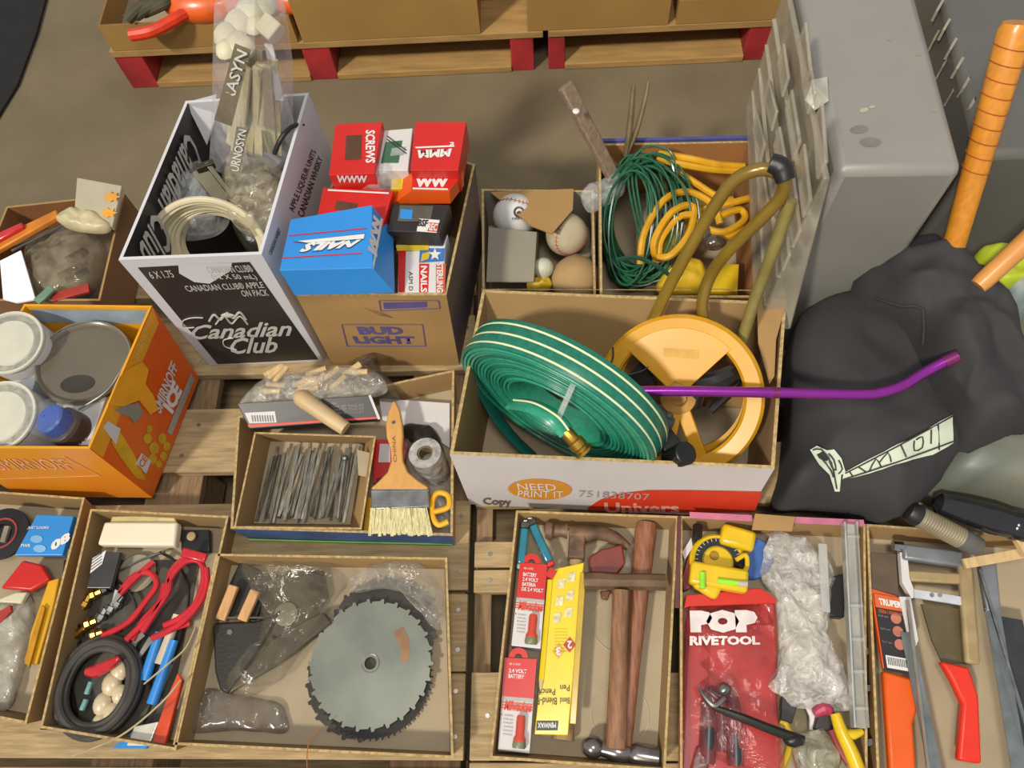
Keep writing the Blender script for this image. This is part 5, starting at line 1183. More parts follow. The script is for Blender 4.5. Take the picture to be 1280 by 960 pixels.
for (x0, y0, x1, y1, m_, nm, lb) in ((181, 850, 200, 790, bluep, 'blue_pen', 'blue pen lying right of the black coil'), (190, 880, 218, 800, bluep, 'blue_pen', 'longer blue pen, rightmost in the crowded tray'),
                                 (200, 830, 222, 768, mat('cream_tube', '#c9b9a0', .35), 'cream_tube', 'cream tube between the two blue pens'),
                                 (160, 820, 186, 782, steel, 'steel_rod', 'thin steel rod beside the large snips'), (172, 828, 194, 792, steel, 'steel_rod', 'second thin steel rod, right of the first')):
    g = G(); a = P(x0, y0, .172); b = P(x1, y1, .178); g.cyl(a, b, .0085 if m_ != steel else .0025, .0065 if m_ != steel else .002, k=12); tag(g.out(nm, m_), lb, nm.split('_')[1])
g = G(); g.prism(PP([(140, 935), (165, 915), (190, 925), (182, 936)], .165), .006); tag(g.out('blue_sheet', bluep), 'blue card under the front of the crowded tray contents', 'card')
t, q = carton('white_packet', 'white ribbed packet at the front right of the crowded tray', [(158, 932, .18), (186, 932, .18), (198, 902, .18), (168, 908, .18)], .012, mat('shiny_white', '#d5d0be', .15, coat=1), cat='packet')
g = G(); g.prism(PP([(188, 932), (205, 880), (222, 840), (228, 850), (214, 900), (205, 935)], .18), .01); tag(g.out('orange_sleeve', mat('orange_red_film', '#cf4a26', .25, coat=.5), bevel=.002), 'orange-red plastic sleeve along the right wall of the crowded tray', 'sleeve')
g = G(); g.tube([P(90, 945, .21), P(150, 920, .22), P(200, 880, .215), P(226, 850, .21)], .0014, k=6); g.tube([P(180, 855, .215), P(210, 830, .22), P(232, 810, .215), P(244, 785, .21)], .0014, k=6); tag(g.out('clear_tie', mat('pale_tie', '#b5a67c', .3)), 'thin pale plastic tie looping over the front of the crowded tray', 'tie')
g = G(); g.prism(PP([(228, 690), (262, 640), (268, 660), (250, 720)], .2), .001)
# =================================================================== TRAY: LEFT EDGE
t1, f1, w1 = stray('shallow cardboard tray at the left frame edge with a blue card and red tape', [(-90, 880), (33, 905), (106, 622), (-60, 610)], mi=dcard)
t, q = carton('blue_package', 'bright blue hanging package in the tray at the left frame edge', [(18, 694, .19), (78, 694, .19), (92, 645, .19), (46, 643, .19)], .012, bluep, cat='package')
text('JUST LOOKS', quad_on([(34, 662), (60, 662), (62, 658), (36, 658)], q['top']), white, t, bold=.02)
text('08', quad_on([(64, 690), (88, 676), (88, 664), (64, 678)], q['top']), white, t, bold=.06, lift=.001)
text('PWR', quad_on([(26, 684), (38, 684), (39, 680), (27, 680)], q['top']), white, t, bold=.02)
for x, y in ((46, 674), (50, 686)): patch([onplane(a, b, *plane_of(q['top'])) for a, b in ell(x, y, 8, 5, 10)], mat('light_blue', '#7fb2dc', .4), t, 'pale_mark', .001)
t = T('black_disc', 'black round hook disc with a red ring at the left frame edge', 'disc', P(5, 665, Z)); c = P(6, 668, Z+.03)
g = G(); g.lathe(c, (0, 0, 1), [(.042, 0), (.042, .006), (.016, .008), (.014, .002)], 28); g.out('disc_body', blackp, t)
g = G(); g.tube([c+Vector((cos(a)*.024, sin(a)*.024, .008)) for a in [2*pi*k/20 for k in range(20)]], .0018, k=6, closed=True, sub=1); g.out('red_ring', mat('dull_red2', '#a5453c', .4), t)
g = G(); g.bar(P(4, 678, Z+.04), P(10, 658, Z+.04), .008, .006); g.out('grey_tab', mat('grey_tab', '#8a8270', .5), t)
g = G(); g.prism(PP([(0, 735), (28, 700), (52, 706), (62, 724), (38, 738), (14, 736)], .185), .012); tag(g.out('red_wrapper', redp, bevel=.003), 'folded red wrapper below the blue package', 'wrapper')
g = G(); g.prism(PP([(38, 790), (60, 726), (74, 722), (66, 760), (46, 830), (30, 830)], .18), .01); tag(g.out('yellow_strap', mat('amber_strap', '#d5a018', .4, var=.05), bevel=.002), 'yellow strap along the right wall of the tray at the left frame edge', 'strap')
g = G(); g.prism(PP([(30, 826), (52, 756), (56, 760), (36, 834)], .186), .004); tag(g.out('yellow_strap', mat('dark_amber', '#bb8410', .4)), 'darker fold on the yellow strap', 'strap')
g = G(); g.prism(PP([(-10, 752), (20, 740), (34, 740), (26, 754)], .182), .01); tag(g.out('cream_strip', cream, bevel=.002), 'cream strip below the red wrapper', 'strip')
g = G(); g.prism(PP([(-10, 770), (12, 756), (14, 764), (-10, 790)], .178), .008); tag(g.out('red_strip', mat('dull_red', '#a8352a', .45)), 'red strip at the very left frame edge', 'strip')
o = sack('milky_bag', [(-40, 780), (5, 752), (40, 748), (36, 800), (20, 860), (2, 888), (-60, 885)], Z, .028, film('grey_bag', '#b5b09e', .6, .15, bs=24), noise_a=.008, noise_s=24, seed=31)
tag(o, 'crinkled milky bag at the front of the tray at the left frame edge', 'bag')

# =================================================================== TRAY: HAMMERS
t4_, f4, w4 = stray('shallow cardboard tray holding the hammers and battery packages', [(612, 948), (832, 964), (848, 645), (645, 638)])
g = G(); c = P(775, 893, .1515)
for (x, y) in ((775, 893), (775, 780)):
    c = P(x, y, .1514); g.tube([c+Vector((cos(a)*.042, sin(a)*.042, 0)) for a in [2*pi*k/30 for k in range(30)]], .0009, k=5, closed=True, sub=1)
g.out('embossed_ring', mat('pale_emboss', '#b3a78e', .8), t4_)
def battery(label, px, lines, z=.182):
    t, q = carton('battery_package', label, [px[3], px[2], px[1], px[0]] if 0 else [tuple(p_)+(z,) for p_ in px], .026, white_card, cat='package', group=None)
    tp = q['top']; patch(sub(tp, 0, .57, 1, 1), redp, t, 'red_print', .0006)
    for k, (v0, v1) in enumerate(((.44, .455), (.47, .485), (.50, .515))): patch(sub(tp, 0, v0, 1, v1), mat('red_stripe', '#d0553c', .4), t, 'red_stripe', .0007)
    patch(sub(tp, 0, .53, 1, .57), mat('grey_stripe', '#aaa5a0', .4), t, 'grey_stripe', .0007)
    text('Milwaukee', sub(tp, .1, .42, .95, .53), red_ink, t, bold=.03, shear=.3, lift=.0012)
    for i, s in enumerate(lines):
        h = .045; y1 = .88-i*.06; text(s, sub(tp, .16, y1-h, .16+.07*len(s), y1), white, t, bold=.02, lift=.0012)
    text('48-11-0150', sub(tp, .16, .92, .5, .945), white, t, lift=.0012)
    for i in range(6): text(('POWERFUL', 'FOR ALL', 'FAST', 'CHARGE', 'CORDLESS', 'TOOLS')[i], sub(tp, .12, .36-i*.04, .42, .378-i*.04), mat('grey_text', '#77706f', .5), t, lift=.001)
    patch(sub(tp, .02, .365, .06, .38), redp, t, 'bullet', .001)
    a = tp[0].lerp(tp[1], .66).lerp(tp[3].lerp(tp[2], .66), .06); b = tp[0].lerp(tp[1], .66).lerp(tp[3].lerp(tp[2], .66), .38)
    g = G(); n_ = Vector((0, 0, .005)); g.lathe(a+n_, b-a, [(.009, 0), (.009, .01), (.0065, .014), (.0065, (b-a).length-.004), (.0055, (b-a).length)], 16); g.out('battery', mat('battery_red', '#d24a38', .3, coat=.4), t)
    g = G(); g.lathe(a+n_, a-b, [(.009, -.006), (.0098, 0), (.0085, .003)], 16); g.out('battery_base', mat('olive_base', '#77775c', .4), t)
    m_ = tp[3].lerp(tp[2], .42); g = G(); u_ = (tp[2]-tp[3]).normalized(); w_ = (tp[3]-tp[0]).normalized(); K = 20; v = []
    for k in range(K+1):
        a_ = pi*k/K
        for r in (.0055, .014): v.append(m_+w_*.001+u_*cos(a_)*r+w_*sin(a_)*r)
    g.add(v, [(2*k, 2*k+1, 2*k+3, 2*k+2) for k in range(K)]); o = g.out('hang_tab', redp, t, smooth=0); md = o.modifiers.new('s', 'SOLIDIFY'); md.thickness = .0015
    patch([tp[0]-Vector((0, .0008, .002)), tp[1]-Vector((0, .0008, .002)), tp[1]+Vector((0, -.0008, -.024)), tp[0]+Vector((0, -.0008, -.024))], mat('violet_edge', '#8d7fa8', .5), t, 'violet_edge', .0)
battery('upper battery package reading 2.4 volt, below the teal lighters', [(639, 807), (676, 811), (684, 706), (650, 703)], ['BATTERY', '2.4 VOLT', 'BATERIA', 'DE 2.4 VOLT'])
battery('lower battery package, nearest the front of the hammer tray', [(622, 937), (662, 942), (671, 824), (631, 822)], ['2.4 VOLT', 'BATTERY'])
for lb, a, b in (('teal lighter standing nearer the left wall of the hammer tray', (651, 705), (656, 660)), ('teal lighter slanting to the right beside the other lighter', (687, 702), (666, 656))):
    t = T('lighter', lb, 'lighter', P(*a, Z)); A_ = P(*a, .178); B_ = P(*b, .18); d = (B_-A_)
    g = G(); g.bar(A_, B_, .013, .009); g.out('lighter_body', mat('teal_plastic', '#1f7486', .15, var=.1, coat=.8), t, bevel=.003)
    g = G(); g.bar(B_, B_+d.normalized()*.009, .013, .010); g.out('metal_head', darksteel, t, bevel=.001)
    g = G(); g.bar(A_-d.normalized()*.008, A_, .012, .008); g.out('base', mat('pale_teal', '#8fb0a0', .3) if a[0] < 660 else redp, t, bevel=.002)
    g = G(); x_ = B_+d.normalized()*.011; g.cyl(x_-Vector((.003, 0, 0)), x_+Vector((.003, 0, 0)), .003, k=10); g.out('spark_wheel', steel, t)
# yellow marker pack
yel = mat('yellow_pack', '#dfc40e', .35, var=.04, coat=.3)
t, q = carton('marker_package', 'yellow hanging package of wood touch-up pens, printed upside down', [(668, 918, .185), (710, 919, .185), (730, 703, .185), (690, 712, .185)], .01, yel, cat='package')
tp = q['top']
g = G(); g.bar(P(716, 905, .187), P(729, 716, .190), .009, .006); g.out('folded_edge', mat('dark_yellow', '#b8960e', .4, coat=.5), t, bevel=.001)
for i, (x, y) in enumerate(((701, 729), (714, 721), (699, 751), (712, 744), (696, 772), (710, 765))): patch(quad_on([(x-5, y+7), (x+4, y+6), (x+6, y-6), (x-3, y-5)], tp), mat('wood_swatch', '#d5cd9c', .5, var=.2, ns=150), t, 'swatch', .001)
for (x, y, s, m_) in ((712, 806, '2', mat('deep_red', '#b8321c', .4)), (698, 814, '3', mat('pale_orange2', '#d8a01e', .4))):
    patch(quad_on([(x, y+10), (x+8, y), (x, y-10), (x-8, y)], tp), m_, t, 'diamond', .001); text(s, quad_on([(x+3, y-5), (x-3, y-5), (x-3, y+5), (x+3, y+5)], tp), white, t, bold=.03, lift=.0016)
ink = mat('dark_ink', '#4a3c10', .5)
text('Blend-Fil', quad_on([(696, 872), (668, 872), (668, 881), (696, 881)][0:4], tp), ink, t, bold=.01, lift=.001)
text('Pencil', quad_on([(694, 861), (674, 861), (674, 869), (694, 869)], tp), ink, t, bold=.01, lift=.001)
text('Blend', quad_on([(712, 872), (700, 872), (700, 880), (712, 880)], tp), ink, t, bold=.01, lift=.001)
text('Pen', quad_on([(712, 856), (700, 856), (700, 864), (712, 864)], tp), ink, t, bold=.01, lift=.001)
text('MINWAX', quad_on([(695, 903), (672, 903), (672, 910), (695, 910)], tp), white, t, bold=.03, lift=.0016)
patch(quad_on([(670, 913), (697, 913), (698, 901), (671, 901)], tp), mat('dark_green_label', '#3f4438', .5), t, 'label', .001)
for i in range(8): text('blend fill touch up stain', quad_on([(709, 785+i*4), (693, 785+i*4), (693, 787+i*4), (709, 787+i*4)], tp), mat('olive_text', '#a08a14', .5), t, lift=.001)
t = T('pencil', 'yellow pencil lying point down beside the battery packages', 'pencil', P(680, 780, Z))
a = P(688, 725, .184); b = P(677, 850, .184); d = (b-a).normalized(); L_ = (b-a).length
g = G(); g.lathe(a, d, [(.0042, 0), (.0042, L_)], 6); g.out('shaft', yel, t)
g = G(); g.lathe(b, d, [(.0042, 0), (.0016, .016)], 12); g.out('wood_tip', wood_pale, t)
g = G(); g.lathe(b+d*.016, d, [(.0016, 0), (.0003, .005)], 8); g.out('lead', blackprint, t)
g = G(); g.bar(P(686, 722, .186), P(692, 712, .186), .012, .006); tag(g.out('red_end', redp), 'red clip end at the top of the yellow pencil', 'clip')
# hammers
t = T('claw_hammer', 'claw hammer with a rusty head, its wooden handle under the yellow package', 'hammer', P(715, 700, Z)); hz = .178
g = G(); g.lathe(P(682, 662, hz), P(712, 664, hz)-P(682, 662, hz), [(.013, 0), (.0145, .003), (.0145, .010), (.010, .014), (.010, .028), (.0125, .034)], 24)
g.out('striking_face', rust, t)
g = G(); g.tube([P(712, 668, hz), P(728, 668, hz), P(748, 666, hz-.002), P(768, 672, hz-.006), P(786, 684, hz-.012)], [.0145, .015, .012, .0105, .005], k=12, flat=.8); g.out('claw', rust, t)
g = G(); g.bar(P(722, 664, hz), P(720, 700, hz), .026, .022); g.out('eye', rust, t, bevel=.003)
g = G(); g.tube([P(721, 695, hz-.002), P(716, 760, hz-.010), P(710, 850, hz-.012), P(704, 925, hz-.012)], [.011, .010, .012, .0155], k=14, flat=.8); g.out('handle', mat('tan_handle', '#9b7c55', .5, var=.15, stretch=(9, 1.2, 9)), t)
t = T('cross_hammer', 'hammer with a long straight rusty head lying across the tray', 'hammer', P(775, 800, Z)); hz = .195
g = G(); g.tube([P(730, 726, hz), P(745, 726, hz), P(775, 727, hz), P(800, 727, hz), P(832, 728, hz)], [.0125, .0135, .0120, .0125, .0125], k=8, sub=3); g.out('head', mat('rusty_brown', '#6d5640', .65, .3, var=.2, ns=40), t, smooth=20)
g = G(); g.lathe(P(776, 738, hz), P(770, 948, hz-.012)-P(776, 738, hz), [(.0125, 0), (.0125, .08), (.0150, .19), (.0140, .215)], 16); g.out('handle', wood_old, t)
t = T('ball_peen_hammer', 'ball-peen hammer with its shiny head at the front of the tray', 'hammer', P(780, 800, Z)); hz = .172
a = P(728, 932, hz); b = P(824, 948, hz); g = G(); L_ = (b-a).length
pr2 = [(.001, 0), (.009, .002), (.0135, .008), (.0150, .015), (.0135, .022), (.0095, .027), (.011, .034), (.0145, .045), (.0145, .058), (.011, .066), (.0135, .07), (.0150, .075), (.0150, L_-.002), (.013, L_)]
g.lathe(a, b-a, pr2, 28); g.out('head', mat('polished_steel', '#8f8884', .22, .85, var=.2), t)
g = G(); g.lathe(P(780, 936, hz-.0), P(808, 657, hz+.002)-P(780, 936, hz), [(.010, 0), (.011, .03), (.0115, .12), (.0145, .24), (.0170, .31), (.0155, .325)], 16); g.out('handle', mat('red_brown_handle', '#8f5d42', .5, var=.2, stretch=(9, 1.2, 9)), t)
t = T('leather_sheath', 'dark red leather knife sheath between the claw hammer and the long head', 'sheath', P(760, 700, Z))
g = G(); g.prism(PP([(736, 696), (752, 686), (778, 680), (782, 704), (772, 718), (738, 716)], .183), .008); g.out('sheath_body', mat('maroon_leather', '#7a3327', .35, var=.15, coat=.4), t, bevel=.003)
g = G(); g.prism(PP([(750, 738), (764, 738), (760, 750), (752, 748)], .175), .008); g.out('sheath_tip', mat('brown_tip', '#6e4226', .4), t, bevel=.002)
o = sack('small_bag', [(774, 712), (780, 700), (786, 690), (792, 708), (784, 718)], Z, .03, clear2, noise_a=.004, noise_s=50); tag(o, 'scrap of clear film beside the leather sheath', 'film')

# =================================================================== TRAY: RIVET TOOL
t5, f5, w5 = stray('shallow cardboard tray holding the red rivet tool pouch and yellow level', [(850, 1010), (1085, 1010), (1082, 655), (850, 645)])
pink = mat('pink_edge', '#c0708a', .5)
for a, b in (((862, 644), (940, 648)), ((992, 650), (1080, 654))): g = G(); g.bar(P(*a, .198), P(*b, .198), .010, .0015); g.out('pink_edge', pink, t5)
g = G(); g.prism(PP([(940, 662), (990, 664), (994, 646), (944, 642)], .205), .0035); g.out('tuck_flap', card, t5)
g = G(); g.bar(P(849, 646, .197), P(846, 760, .197), .006, .002); g.out('dark_tape', mat('dark_red_tape', '#5a2f2a', .4), t5)
t = T('rivet_tool_pouch', 'red see-through pouch holding a black rivet tool', 'pouch', P(905, 850, Z))
g = G(); g.prism(PP([(853, 958), (856, 790), (862, 752), (968, 752), (972, 870), (975, 958), (970, 1010), (853, 1010)], Z+.012), .01); g.out('pouch_back', mat('pouch_red', '#b02423', .3, var=.08, coat=.5), t, bevel=.002)
g = G(); g.prism(PP([(855, 760), (858, 744), (950, 735), (968, 746), (972, 754), (862, 758)], .19), .004); g.out('pouch_flap', mat('flap_red', '#c62a1c', .35, var=.04), t, bevel=.001)
for pts, r in (([(884, 955), (886, 900), (884, 862)], [.011, .012, .006]), ([(920, 958), (918, 900), (914, 858)], [.011, .012, .006]), ([(886, 862), (900, 870), (914, 862)], [.008, .011, .008]), ([(900, 870), (902, 900), (902, 940)], [.010, .009, .008])):
    g = G(); g.tube(PP(pts, Z+.022), r, k=12); g.out('rivet_tool', mat('grey_tool', '#3c3d40', .35, .4, var=.2), t)
g = G(); g.ball(P(905, 862, Z+.03), .010, 14); g.out('bright_boss', steel, t)
g = G(); g.bar(P(866, 950, Z+.02), P(885, 958, Z+.02), .04, .01); g.out('black_pad', blackp, t, bevel=.002)
g = radial(PP([(856, 990), (857, 800), (862, 754), (968, 754), (972, 870), (974, 990)], Z+.03), Z+.012, .022, p=5, noise_a=.006, noise_s=26, seed=41, under=.3); g.out('clear_front', film('red_clear', '#d8605a', .2, .1, bs=22, bump=.9), t, smooth=60)
z_ = Z+.036
text('POP', [P(863, 791, z_), P(948, 791, z_), P(946, 762, z_), P(862, 763, z_)], mat('pouch_white', '#dcd0cc', .5), t, bold=.11, lift=.001)
text('RIVETOOL', [P(862, 807, z_), P(950, 806, z_), P(949, 795, z_), P(862, 795, z_)], mat('pouch_white', '#dcd0cc', .5), t, bold=.05, lift=.001)
# yellow laser level
t = T('laser_level', 'yellow level with a black dial and green vials at the back of the tray', 'level', P(905, 705, Z))
c = P(897, 702, .185); g = G(); g.lathe(c-Vector((0, 0, .02)), (0, 0, 1), [(.040, 0), (.042, .004), (.042, .02), (.039, .023), (.036, .021), (.022, .021), (.021, .024), (.001, .025)], 40); g.out('dial_body', yellowp, t)
g = G(); K = 40; v = []
for k in range(K+1):
    a = -.5+(pi+1.0)*k/K
    for r in (.023, .0345): v.append(c+Vector((cos(a)*r, sin(a)*r, .0036)))
g.add(v, [(2*k, 2*k+1, 2*k+3, 2*k+2) for k in range(K)]); g.out('black_scale', mat('scale_black', '#2a2b26', .3), t, smooth=0)
for k in range(15):
    a = .1+(pi-.2)*k/14; g = G(); d = Vector((cos(a), sin(a), 0)); g.bar(c+d*.030+Vector((0, 0, .005)), c+d*.034+Vector((0, 0, .005)), .0008, .0006); g.out('scale_mark', white, t)
g = G(); g.bar(P(862, 716, .205), P(934, 728, .205), .034, .022); g.out('level_bar', yellowp, t, bevel=.005)
g = G(); g.bar(P(900, 668, .185), P(942, 680, .185), .032, .03); g.out('upper_body', yellowp, t, bevel=.006)
g = G(); g.bar(P(900, 740, .2), P(870, 722, .2), .03, .018); g.out('lower_lug', yellowp, t, bevel=.006)
gr = mat('vial_green', '#8fe02a', .12, var=.1, coat=1)
g = G(); g.cyl(P(878, 736, .218), P(878, 716, .218), .0045, k=14); g.out('vial', gr, t)
g = G(); g.cyl(P(897, 726, .218), P(922, 729, .218), .0042, k=14); g.out('vial', gr, t)
g = G(); g.cyl(P(922, 729, .218), P(934, 730, .218), .0045, k=14); g.out('vial_end', mat('vial_clear', '#b5b09a', .15), t)
g = G(); g.cyl(c+Vector((-.005, .008, .005)), c+Vector((-.005, .008, .0065)), .007, .006); g.out('hub_recess', mat('hub_gold', '#a07c14', .4), t)
g = G(); g.cyl(P(872, 672, .18), P(872, 658, .2), .0075, k=16); g.out('black_knob', blackp, t)
g = G(); g.cyl(P(920, 713, .17), P(928, 703, .195), .010, k=16); g.out('black_knob', blackp, t)
g = G(); g.tube(PP([(920, 700), (932, 694), (934, 706), (930, 716)], .2), .0035, k=8); g.out('yellow_hook', yellowp, t)
t = T('blue_reel', 'translucent blue round string reel under the yellow level', 'reel', P(940, 700, Z)); c = P(936, 700, Z)
g = G(); g.lathe(c, (0, 0, 1), [(.030, 0), (.032, .003), (.030, .007), (.022, .009), (.022, .016), (.031, .018), (.032, .021), (.030, .023), (.003, .022)], 32); g.out('reel_body', mat('blue_clear', '#3a63a8', .15, var=.1, coat=.8), t)
g = G(); g.prism(PP([(853, 722), (862, 690), (862, 735), (855, 738)], .18), .02); tag(g.out('maroon_block', mat('maroon', '#7a241c', .5)), 'small maroon block left of the yellow level', 'block')
g = G(); g.prism(PP([(853, 690), (864, 672), (866, 684), (856, 700)], .18), .004); tag(g.out('white_tab', white_card), 'small white paper tab left of the black dial', 'tab')
# white plastic bag
o = sack('plastic_bag', [(965, 668), (1000, 672), (1020, 688), (1036, 700), (1040, 730), (1034, 790), (1050, 830), (1062, 884), (1020, 890), (985, 878), (960, 858), (972, 830), (968, 750), (950, 716)], Z+.012, .026, milky, noise_a=.010, noise_s=42, fold=1.0, seed=44, rings=16, nseg=84)
tag(o, 'crumpled milky plastic bag in the middle of the rivet tool tray', 'bag')
g = G(); g.prism(PP([(985, 835), (975, 740), (1028, 730), (1030, 840)], Z+.02), .018); tag(g.out('white_packet', mat('warm_white', '#c9c0b2', .6, var=.05), bevel=.006), 'white packet inside the milky plastic bag', 'packet')
clr = film('clear_bar', '#cfd0c8', .38, .05, bs=6, bump=.05)
t = T('clear_ruler', 'clear plastic channel standing along the right of the rivet tool tray', 'ruler', P(1065, 780, Z))
a = P(1060, 655, .205); b = P(1073, 910, .205)
g = G(); g.bar(a, b, .018, .006); g.out('channel_base', clr, t, bevel=.001)
for s in (-1, 1): g = G(); o_ = Vector((.009*s, 0, .006)); g.bar(a+o_, b+o_, .002, .016); g.out('channel_wall', mat('clear_edge', '#b9bbb4', .08, .2, var=.1, coat=1) if s < 0 else clr, t)
for y in (672, 758, 800, 840, 886): g = G(); x = 1062+(y-655)*.05; g.bar(P(x-8, y, .207), P(x+10, y, .207), .004, .012); g.out('cross_piece', clr, t)
for y, lb in ((738, 'highest'), (816, 'second highest'), (862, 'third highest'), (930, 'lowest')):
    g = G(); g.bar(P(1076, y, .17), P(1092, y-3, .175), .010, .008); tag(g.out('black_clip', blackp, bevel=.001), lb+' of the small black clips on the cardboard wall right of the clear channel', 'clip', 'black clips along the tray wall')
g = G(); g.prism(PP([(1036, 770), (1036, 722), (1056, 716), (1056, 772)], Z+.03), .02); tag(g.out('black_block', blackp, bevel=.002), 'black block between the milky bag and the clear channel', 'block')
g = G(); g.bar(P(1028, 680, .2), P(1032, 765, .2), .012, .004); tag(g.out('clear_strip', clr), 'narrow clear strip over the black block', 'strip')
# pliers and lower things
t = T('screwdriver', 'long dark steel bar tool lying diagonally across the red pouch', 'bar', P(930, 890, Z))
g = G(); g.tube([P(892, 884, .205), P(930, 898, .205), P(965, 912, .203), P(1004, 926, .2)], [.0035, .006, .0065, .007], k=10); g.out('steel_shaft', mat('black_steel', '#2f2e28', .4, .5), t)
g = G(); g.tube([P(874, 858, .2), P(880, 870, .205), P(893, 882, .206), P(906, 872, .205)], [.002, .003, .004, .003], k=8); g.out('bent_tip', steel, t)
g = G(); g.ball(P(992, 925, .2), .012, 12, sq=(1.2, .8, .8)); g.out('dark_joint', blackp, t)
t = T('wrapped_pliers', 'pliers wrapped in crinkled clear film at the bottom of the rivet tool tray', 'pliers', P(1030, 940, Z))
g = G(); g.tube(PP([(1044, 892), (1052, 915), (1066, 945), (1080, 985)], .2), [.007, .009, .010, .010], k=12); g.out('yellow_handle', yellowp, t)
g = G(); g.tube(PP([(1052, 918), (1066, 918), (1078, 914)], .2), [.007, .007, .004], k=12); g.out('yellow_handle', yellowp, t)
g = G(); g.tube(PP([(1040, 912), (1050, 935), (1062, 955)], .19), .006, k=10); g.out('red_handle', mat('maroon_grip', '#8a3030', .4), t)
g = radial(PP([(996, 928), (1010, 914), (1036, 910), (1046, 930), (1052, 960), (1040, 1000), (1010, 990)], .19), Z+.01, .035, noise_a=.01, noise_s=36, seed=46); g.out('crinkled_film', film('crinkled_film', '#a9a690', .6, .1, bs=50), t, smooth=60)
g = G(); g.tube(PP([(1000, 940), (1015, 975), (1020, 1000)], .18), .008, k=10); g.out('jaw', steel, t)
g = G(); g.prism(PP([(976, 900), (978, 864), (1000, 872), (990, 905), (984, 902)], Z+.02), .006); tag(g.out('black_strap', mat('charcoal', '#33312f', .5), bevel=.001), 'charcoal strap tongue below the milky bag', 'strap')
g = G(); c = P(988, 869, Z+.022); g.lathe(c, (0, 0, 1), [(.0045, 0), (.0045, .002), (.002, .002)], 12); tag(g.out('snap_ring', brass), 'brass snap on the charcoal strap tongue', 'snap')
g = G(); g.prism(PP([(1004, 876), (1014, 872), (1022, 890), (1016, 912), (1012, 912), (1012, 895)], Z+.018), .005); tag(g.out('white_tag', white), 'white tag below the milky bag', 'tag')
g = G(); g.tube(PP([(1018, 892), (1030, 886), (1040, 890)], Z+.03), [.006, .009, .006], k=10); tag(g.out('pink_grip', mat('pink_grip', '#b43a5a', .4)), 'pink grip beside the white tag', 'grip')
g = G(); g.prism(PP([(1018, 912), (1022, 892), (1044, 888), (1042, 915)], Z+.03), .014); tag(g.out('black_grip', mat('charcoal', '#33312f', .5), bevel=.003), 'black grip block beside the pink grip', 'grip')
g = G(); g.tube(PP([(975, 900), (984, 906), (988, 930), (978, 960)], Z+.012), .005, k=10); tag(g.out('yellow_tool', mat('olive_yellow', '#b59a1a', .4)), 'olive-yellow curved handle under the dark bar', 'handle')
g = G(); g.tube(PP([(985, 915), (992, 935), (1000, 965), (1006, 990)], Z+.012), .004, k=10); tag(g.out('red_tool', mat('dark_red_h', '#9a2f2c', .4)), 'thin dark red handle under the dark bar', 'handle')

# =================================================================== TRAY: SAWS
t6, f6, w6 = stray('shallow cardboard tray of saws at the bottom right corner', [(1098, 1010), (1420, 1010), (1330, 672), (1083, 655)])
# pruning saw in sleeve
t = T('folding_saw', 'saw with an orange handle and a black labelled sleeve, leftmost in the saw tray', 'saw', P(1120, 820, Z))
g = G(); g.prism(PP([(1088, 735), (1122, 745), (1138, 842), (1104, 835)], .185), .008); g.out('orange_sleeve', orangep, t, bevel=.001)
g = G(); g.prism(PP([(1092, 742), (1126, 748), (1140, 843), (1106, 836)], .187), .003); tpq = PP([(1106, 838), (1140, 844), (1126, 748), (1092, 742)], .187); g.out('black_label', blackprint, t)
patch(sub(tpq, 0, .82, 1, 1), mat('orange_print', '#d0602a', .45), t, 'orange_print', .0006)
text('TRUPER', sub(tpq, .15, .86, .98, .95), white, t, bold=.05, lift=.001)
text('SIERRA / HANDSAW', sub(tpq, .08, .75, .95, .80), mat('orange_print', '#d0602a', .45), t, lift=.001)
for i in range(3):
    c = sub(tpq, .5, .30+i*.17, .9, .44+i*.17); cc_ = sum(c, Vector())/4
    patch([cc_+Vector((cos(a)*.0075, sin(a)*.0075, 0)) for a in [2*pi*k/16 for k in range(16)]], mat('tan_orange', '#b5705a', .5), t, 'picture_dot', .001)
    text('facil uso', sub(tpq, .05, .36+i*.17, .42, .39+i*.17), mat('faint_text', '#8c8480', .6), t, lift=.001)
patch(sub(tpq, .10, .04, .95, .20), white, t, 'barcode_label', .001)
for i in range(11): patch(sub(tpq, .16+i*.065, .08, .19+i*.065, .18), blackprint, t, 'bar', .0015)
g = G(); g.prism(PP([(1104, 838), (1148, 850), (1150, 880), (1142, 905), (1146, 960), (1150, 1010), (1116, 1010)], .185), .016); g.out('orange_handle', mat('orange_grip', '#dd5a16', .35, var=.05), t, bevel=.004)
g = G(); g.prism(PP([(1083, 690), (1120, 692), (1124, 746), (1086, 736)], .182), .006); g.out('clear_sleeve_top', mat('brown_clear', '#5f4e3a', .2, coat=.6), t, bevel=.001)
# hacksaws
def teeth(pa, pb, z, w_, m, par, n=40, side=1, name='saw_blade'):
    a = P(*pa, z); b = P(*pb, z); d = (b-a).normalized(); s_ = Vector((-d.y, d.x, 0))*side; L = (b-a).length; o_ = [a-s_*w_, a]
    for i in range(n): o_ += [a+d*(L*(i+.1)/n)+s_*.0022, a+d*(L*(i+.95)/n)]
    o_ += [b, b-s_*w_]; g = G(); g.prism(o_, .0014); return g.out(name, m, par, smooth=0)
alu = mat('grey_metal_frame', '#8b8e92', .35, .5, var=.1)
t = T('hacksaw', 'hacksaw with a grey square frame and red handle, in the middle of the saw tray', 'saw', P(1170, 800, Z)); hz = .19
g = G(); g.bar(P(1127, 690, hz), P(1203, 700, hz), .024, .016); g.out('frame_top', alu, t, bevel=.004)
g = G(); g.cyl(P(1116, 682, hz), P(1128, 683, hz), .008, k=16); g.out('frame_knob', mat('chrome', '#b5b5b5', .1, 1), t)
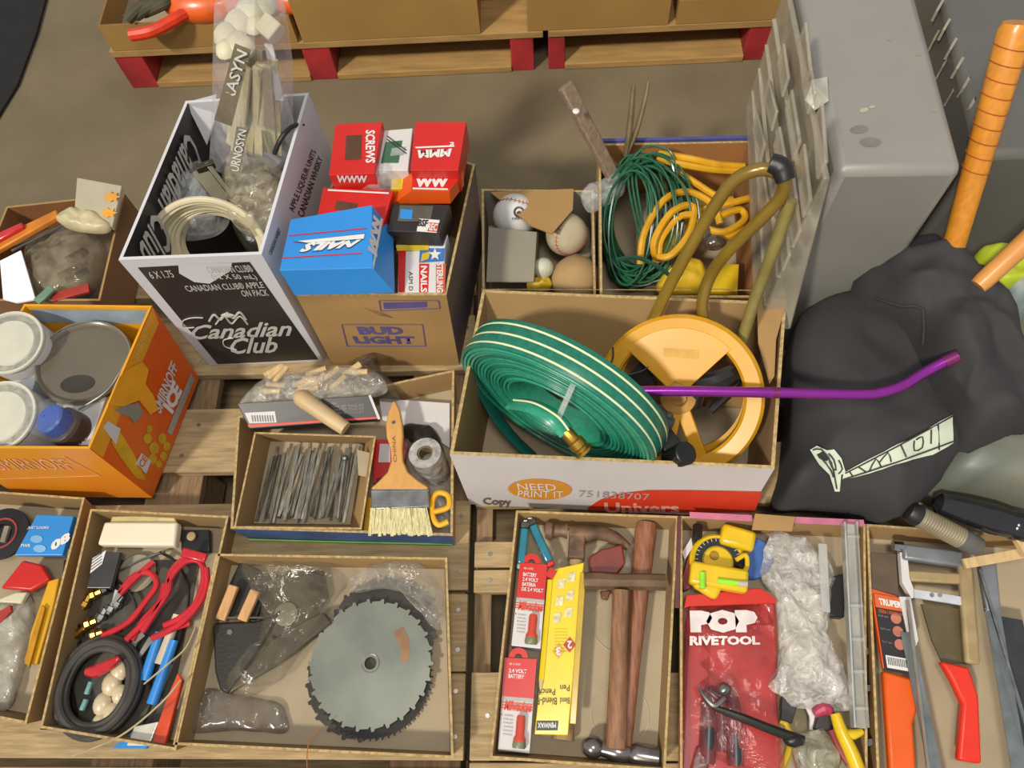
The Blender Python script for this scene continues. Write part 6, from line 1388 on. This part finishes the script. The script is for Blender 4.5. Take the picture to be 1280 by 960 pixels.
g = G(); g.prism(PP([(1125, 690), (1134, 690), (1138, 724), (1146, 745), (1140, 748), (1128, 728)], hz), .012); g.out('frame_arm', white_card, t, bevel=.001)
g = G(); g.bar(P(1136, 720, hz-.002), P(1206, 724, hz-.002), .016, .010); g.out('cross_bar', mat('tan_bar', '#a08a60', .5), t, bevel=.003)
g = G(); g.bar(P(1142, 742, hz+.001), P(1205, 752, hz+.001), .012, .004); g.out('white_plate', mat('cool_white', '#b9bec4', .5), t)
for x in (1165, 1175): g = G(); g.cyl(P(x, 744, hz+.0035), P(x, 744, hz+.005), .003, k=10); g.out('rivet', darksteel, t)
g = G(); g.bar(P(1205, 700, hz), P(1215, 830, hz), .020, .012); g.out('frame_side', mat('tan_bar', '#a08a60', .5), t, bevel=.004)
teeth((1140, 790), (1186, 1010), hz, .016, mat('saw_steel', '#8c9394', .3, .7, var=.15), t, 60, 1)
g = G(); g.prism(PP([(1124, 746), (1138, 746), (1148, 800), (1142, 815), (1136, 800)], hz), .002); g.out('blade_guard', white_card, t)
g = G(); g.prism(PP([(1152, 755), (1205, 762), (1212, 830), (1178, 828), (1165, 800)], .178), .004); g.out('brown_plate', mat('brown_plate', '#5d5138', .4), t)
g = G(); g.prism(PP([(1176, 826), (1212, 834), (1224, 870), (1228, 955), (1198, 950), (1204, 880), (1190, 850)], hz), .016); g.out('red_handle', mat('bright_red', '#d8301c', .35, var=.05), t, bevel=.004)
t = T('hand_saw', 'long bright hand saw blade right of the red hacksaw handle', 'saw', P(1240, 800, Z))
teeth((1232, 760), (1272, 1000), .185, .020, mat('saw_steel', '#8c9394', .3, .7, var=.15), t, 60, -1)
g = G(); g.prism(PP([(1222, 695), (1245, 690), (1252, 760), (1234, 765)], .186), .012); g.out('grey_heel', alu, t, bevel=.003)
t = T('hand_saw', 'dark hand saw at the right frame edge of the saw tray', 'saw', P(1270, 800, Z))
g = G(); g.prism(PP([(1250, 770), (1278, 775), (1330, 990), (1290, 990)], .18), .003); g.out('dark_blade', mat('dark_blade2', '#45464a', .35, .5), t)
g = G(); g.bar(P(1224, 712, .2), P(1290, 930, .2), .003, .004); g.out('steel_back', steel, t)
g = G(); g.bar(P(1205, 705, .21), P(1290, 690, .21), .014, .006); tag(g.out('wooden_stick', wood_pale), 'pale wooden slat lying across the top of the saw tray', 'slat')
g = G(); g.bar(P(1270, 655, .23), P(1290, 690, .22), .03, .01); tag(g.out('wooden_stick', wood_pale), 'short pale wooden slat end at the right frame edge', 'slat')
g = G(); g.bar(P(1134, 750, .20), P(1160, 960, .2), .004, .004); tag(g.out('steel_rod', mat('thin_rod', '#9a9484', .3, .6)), 'thin steel rod along the left side of the hacksaw', 'rod')
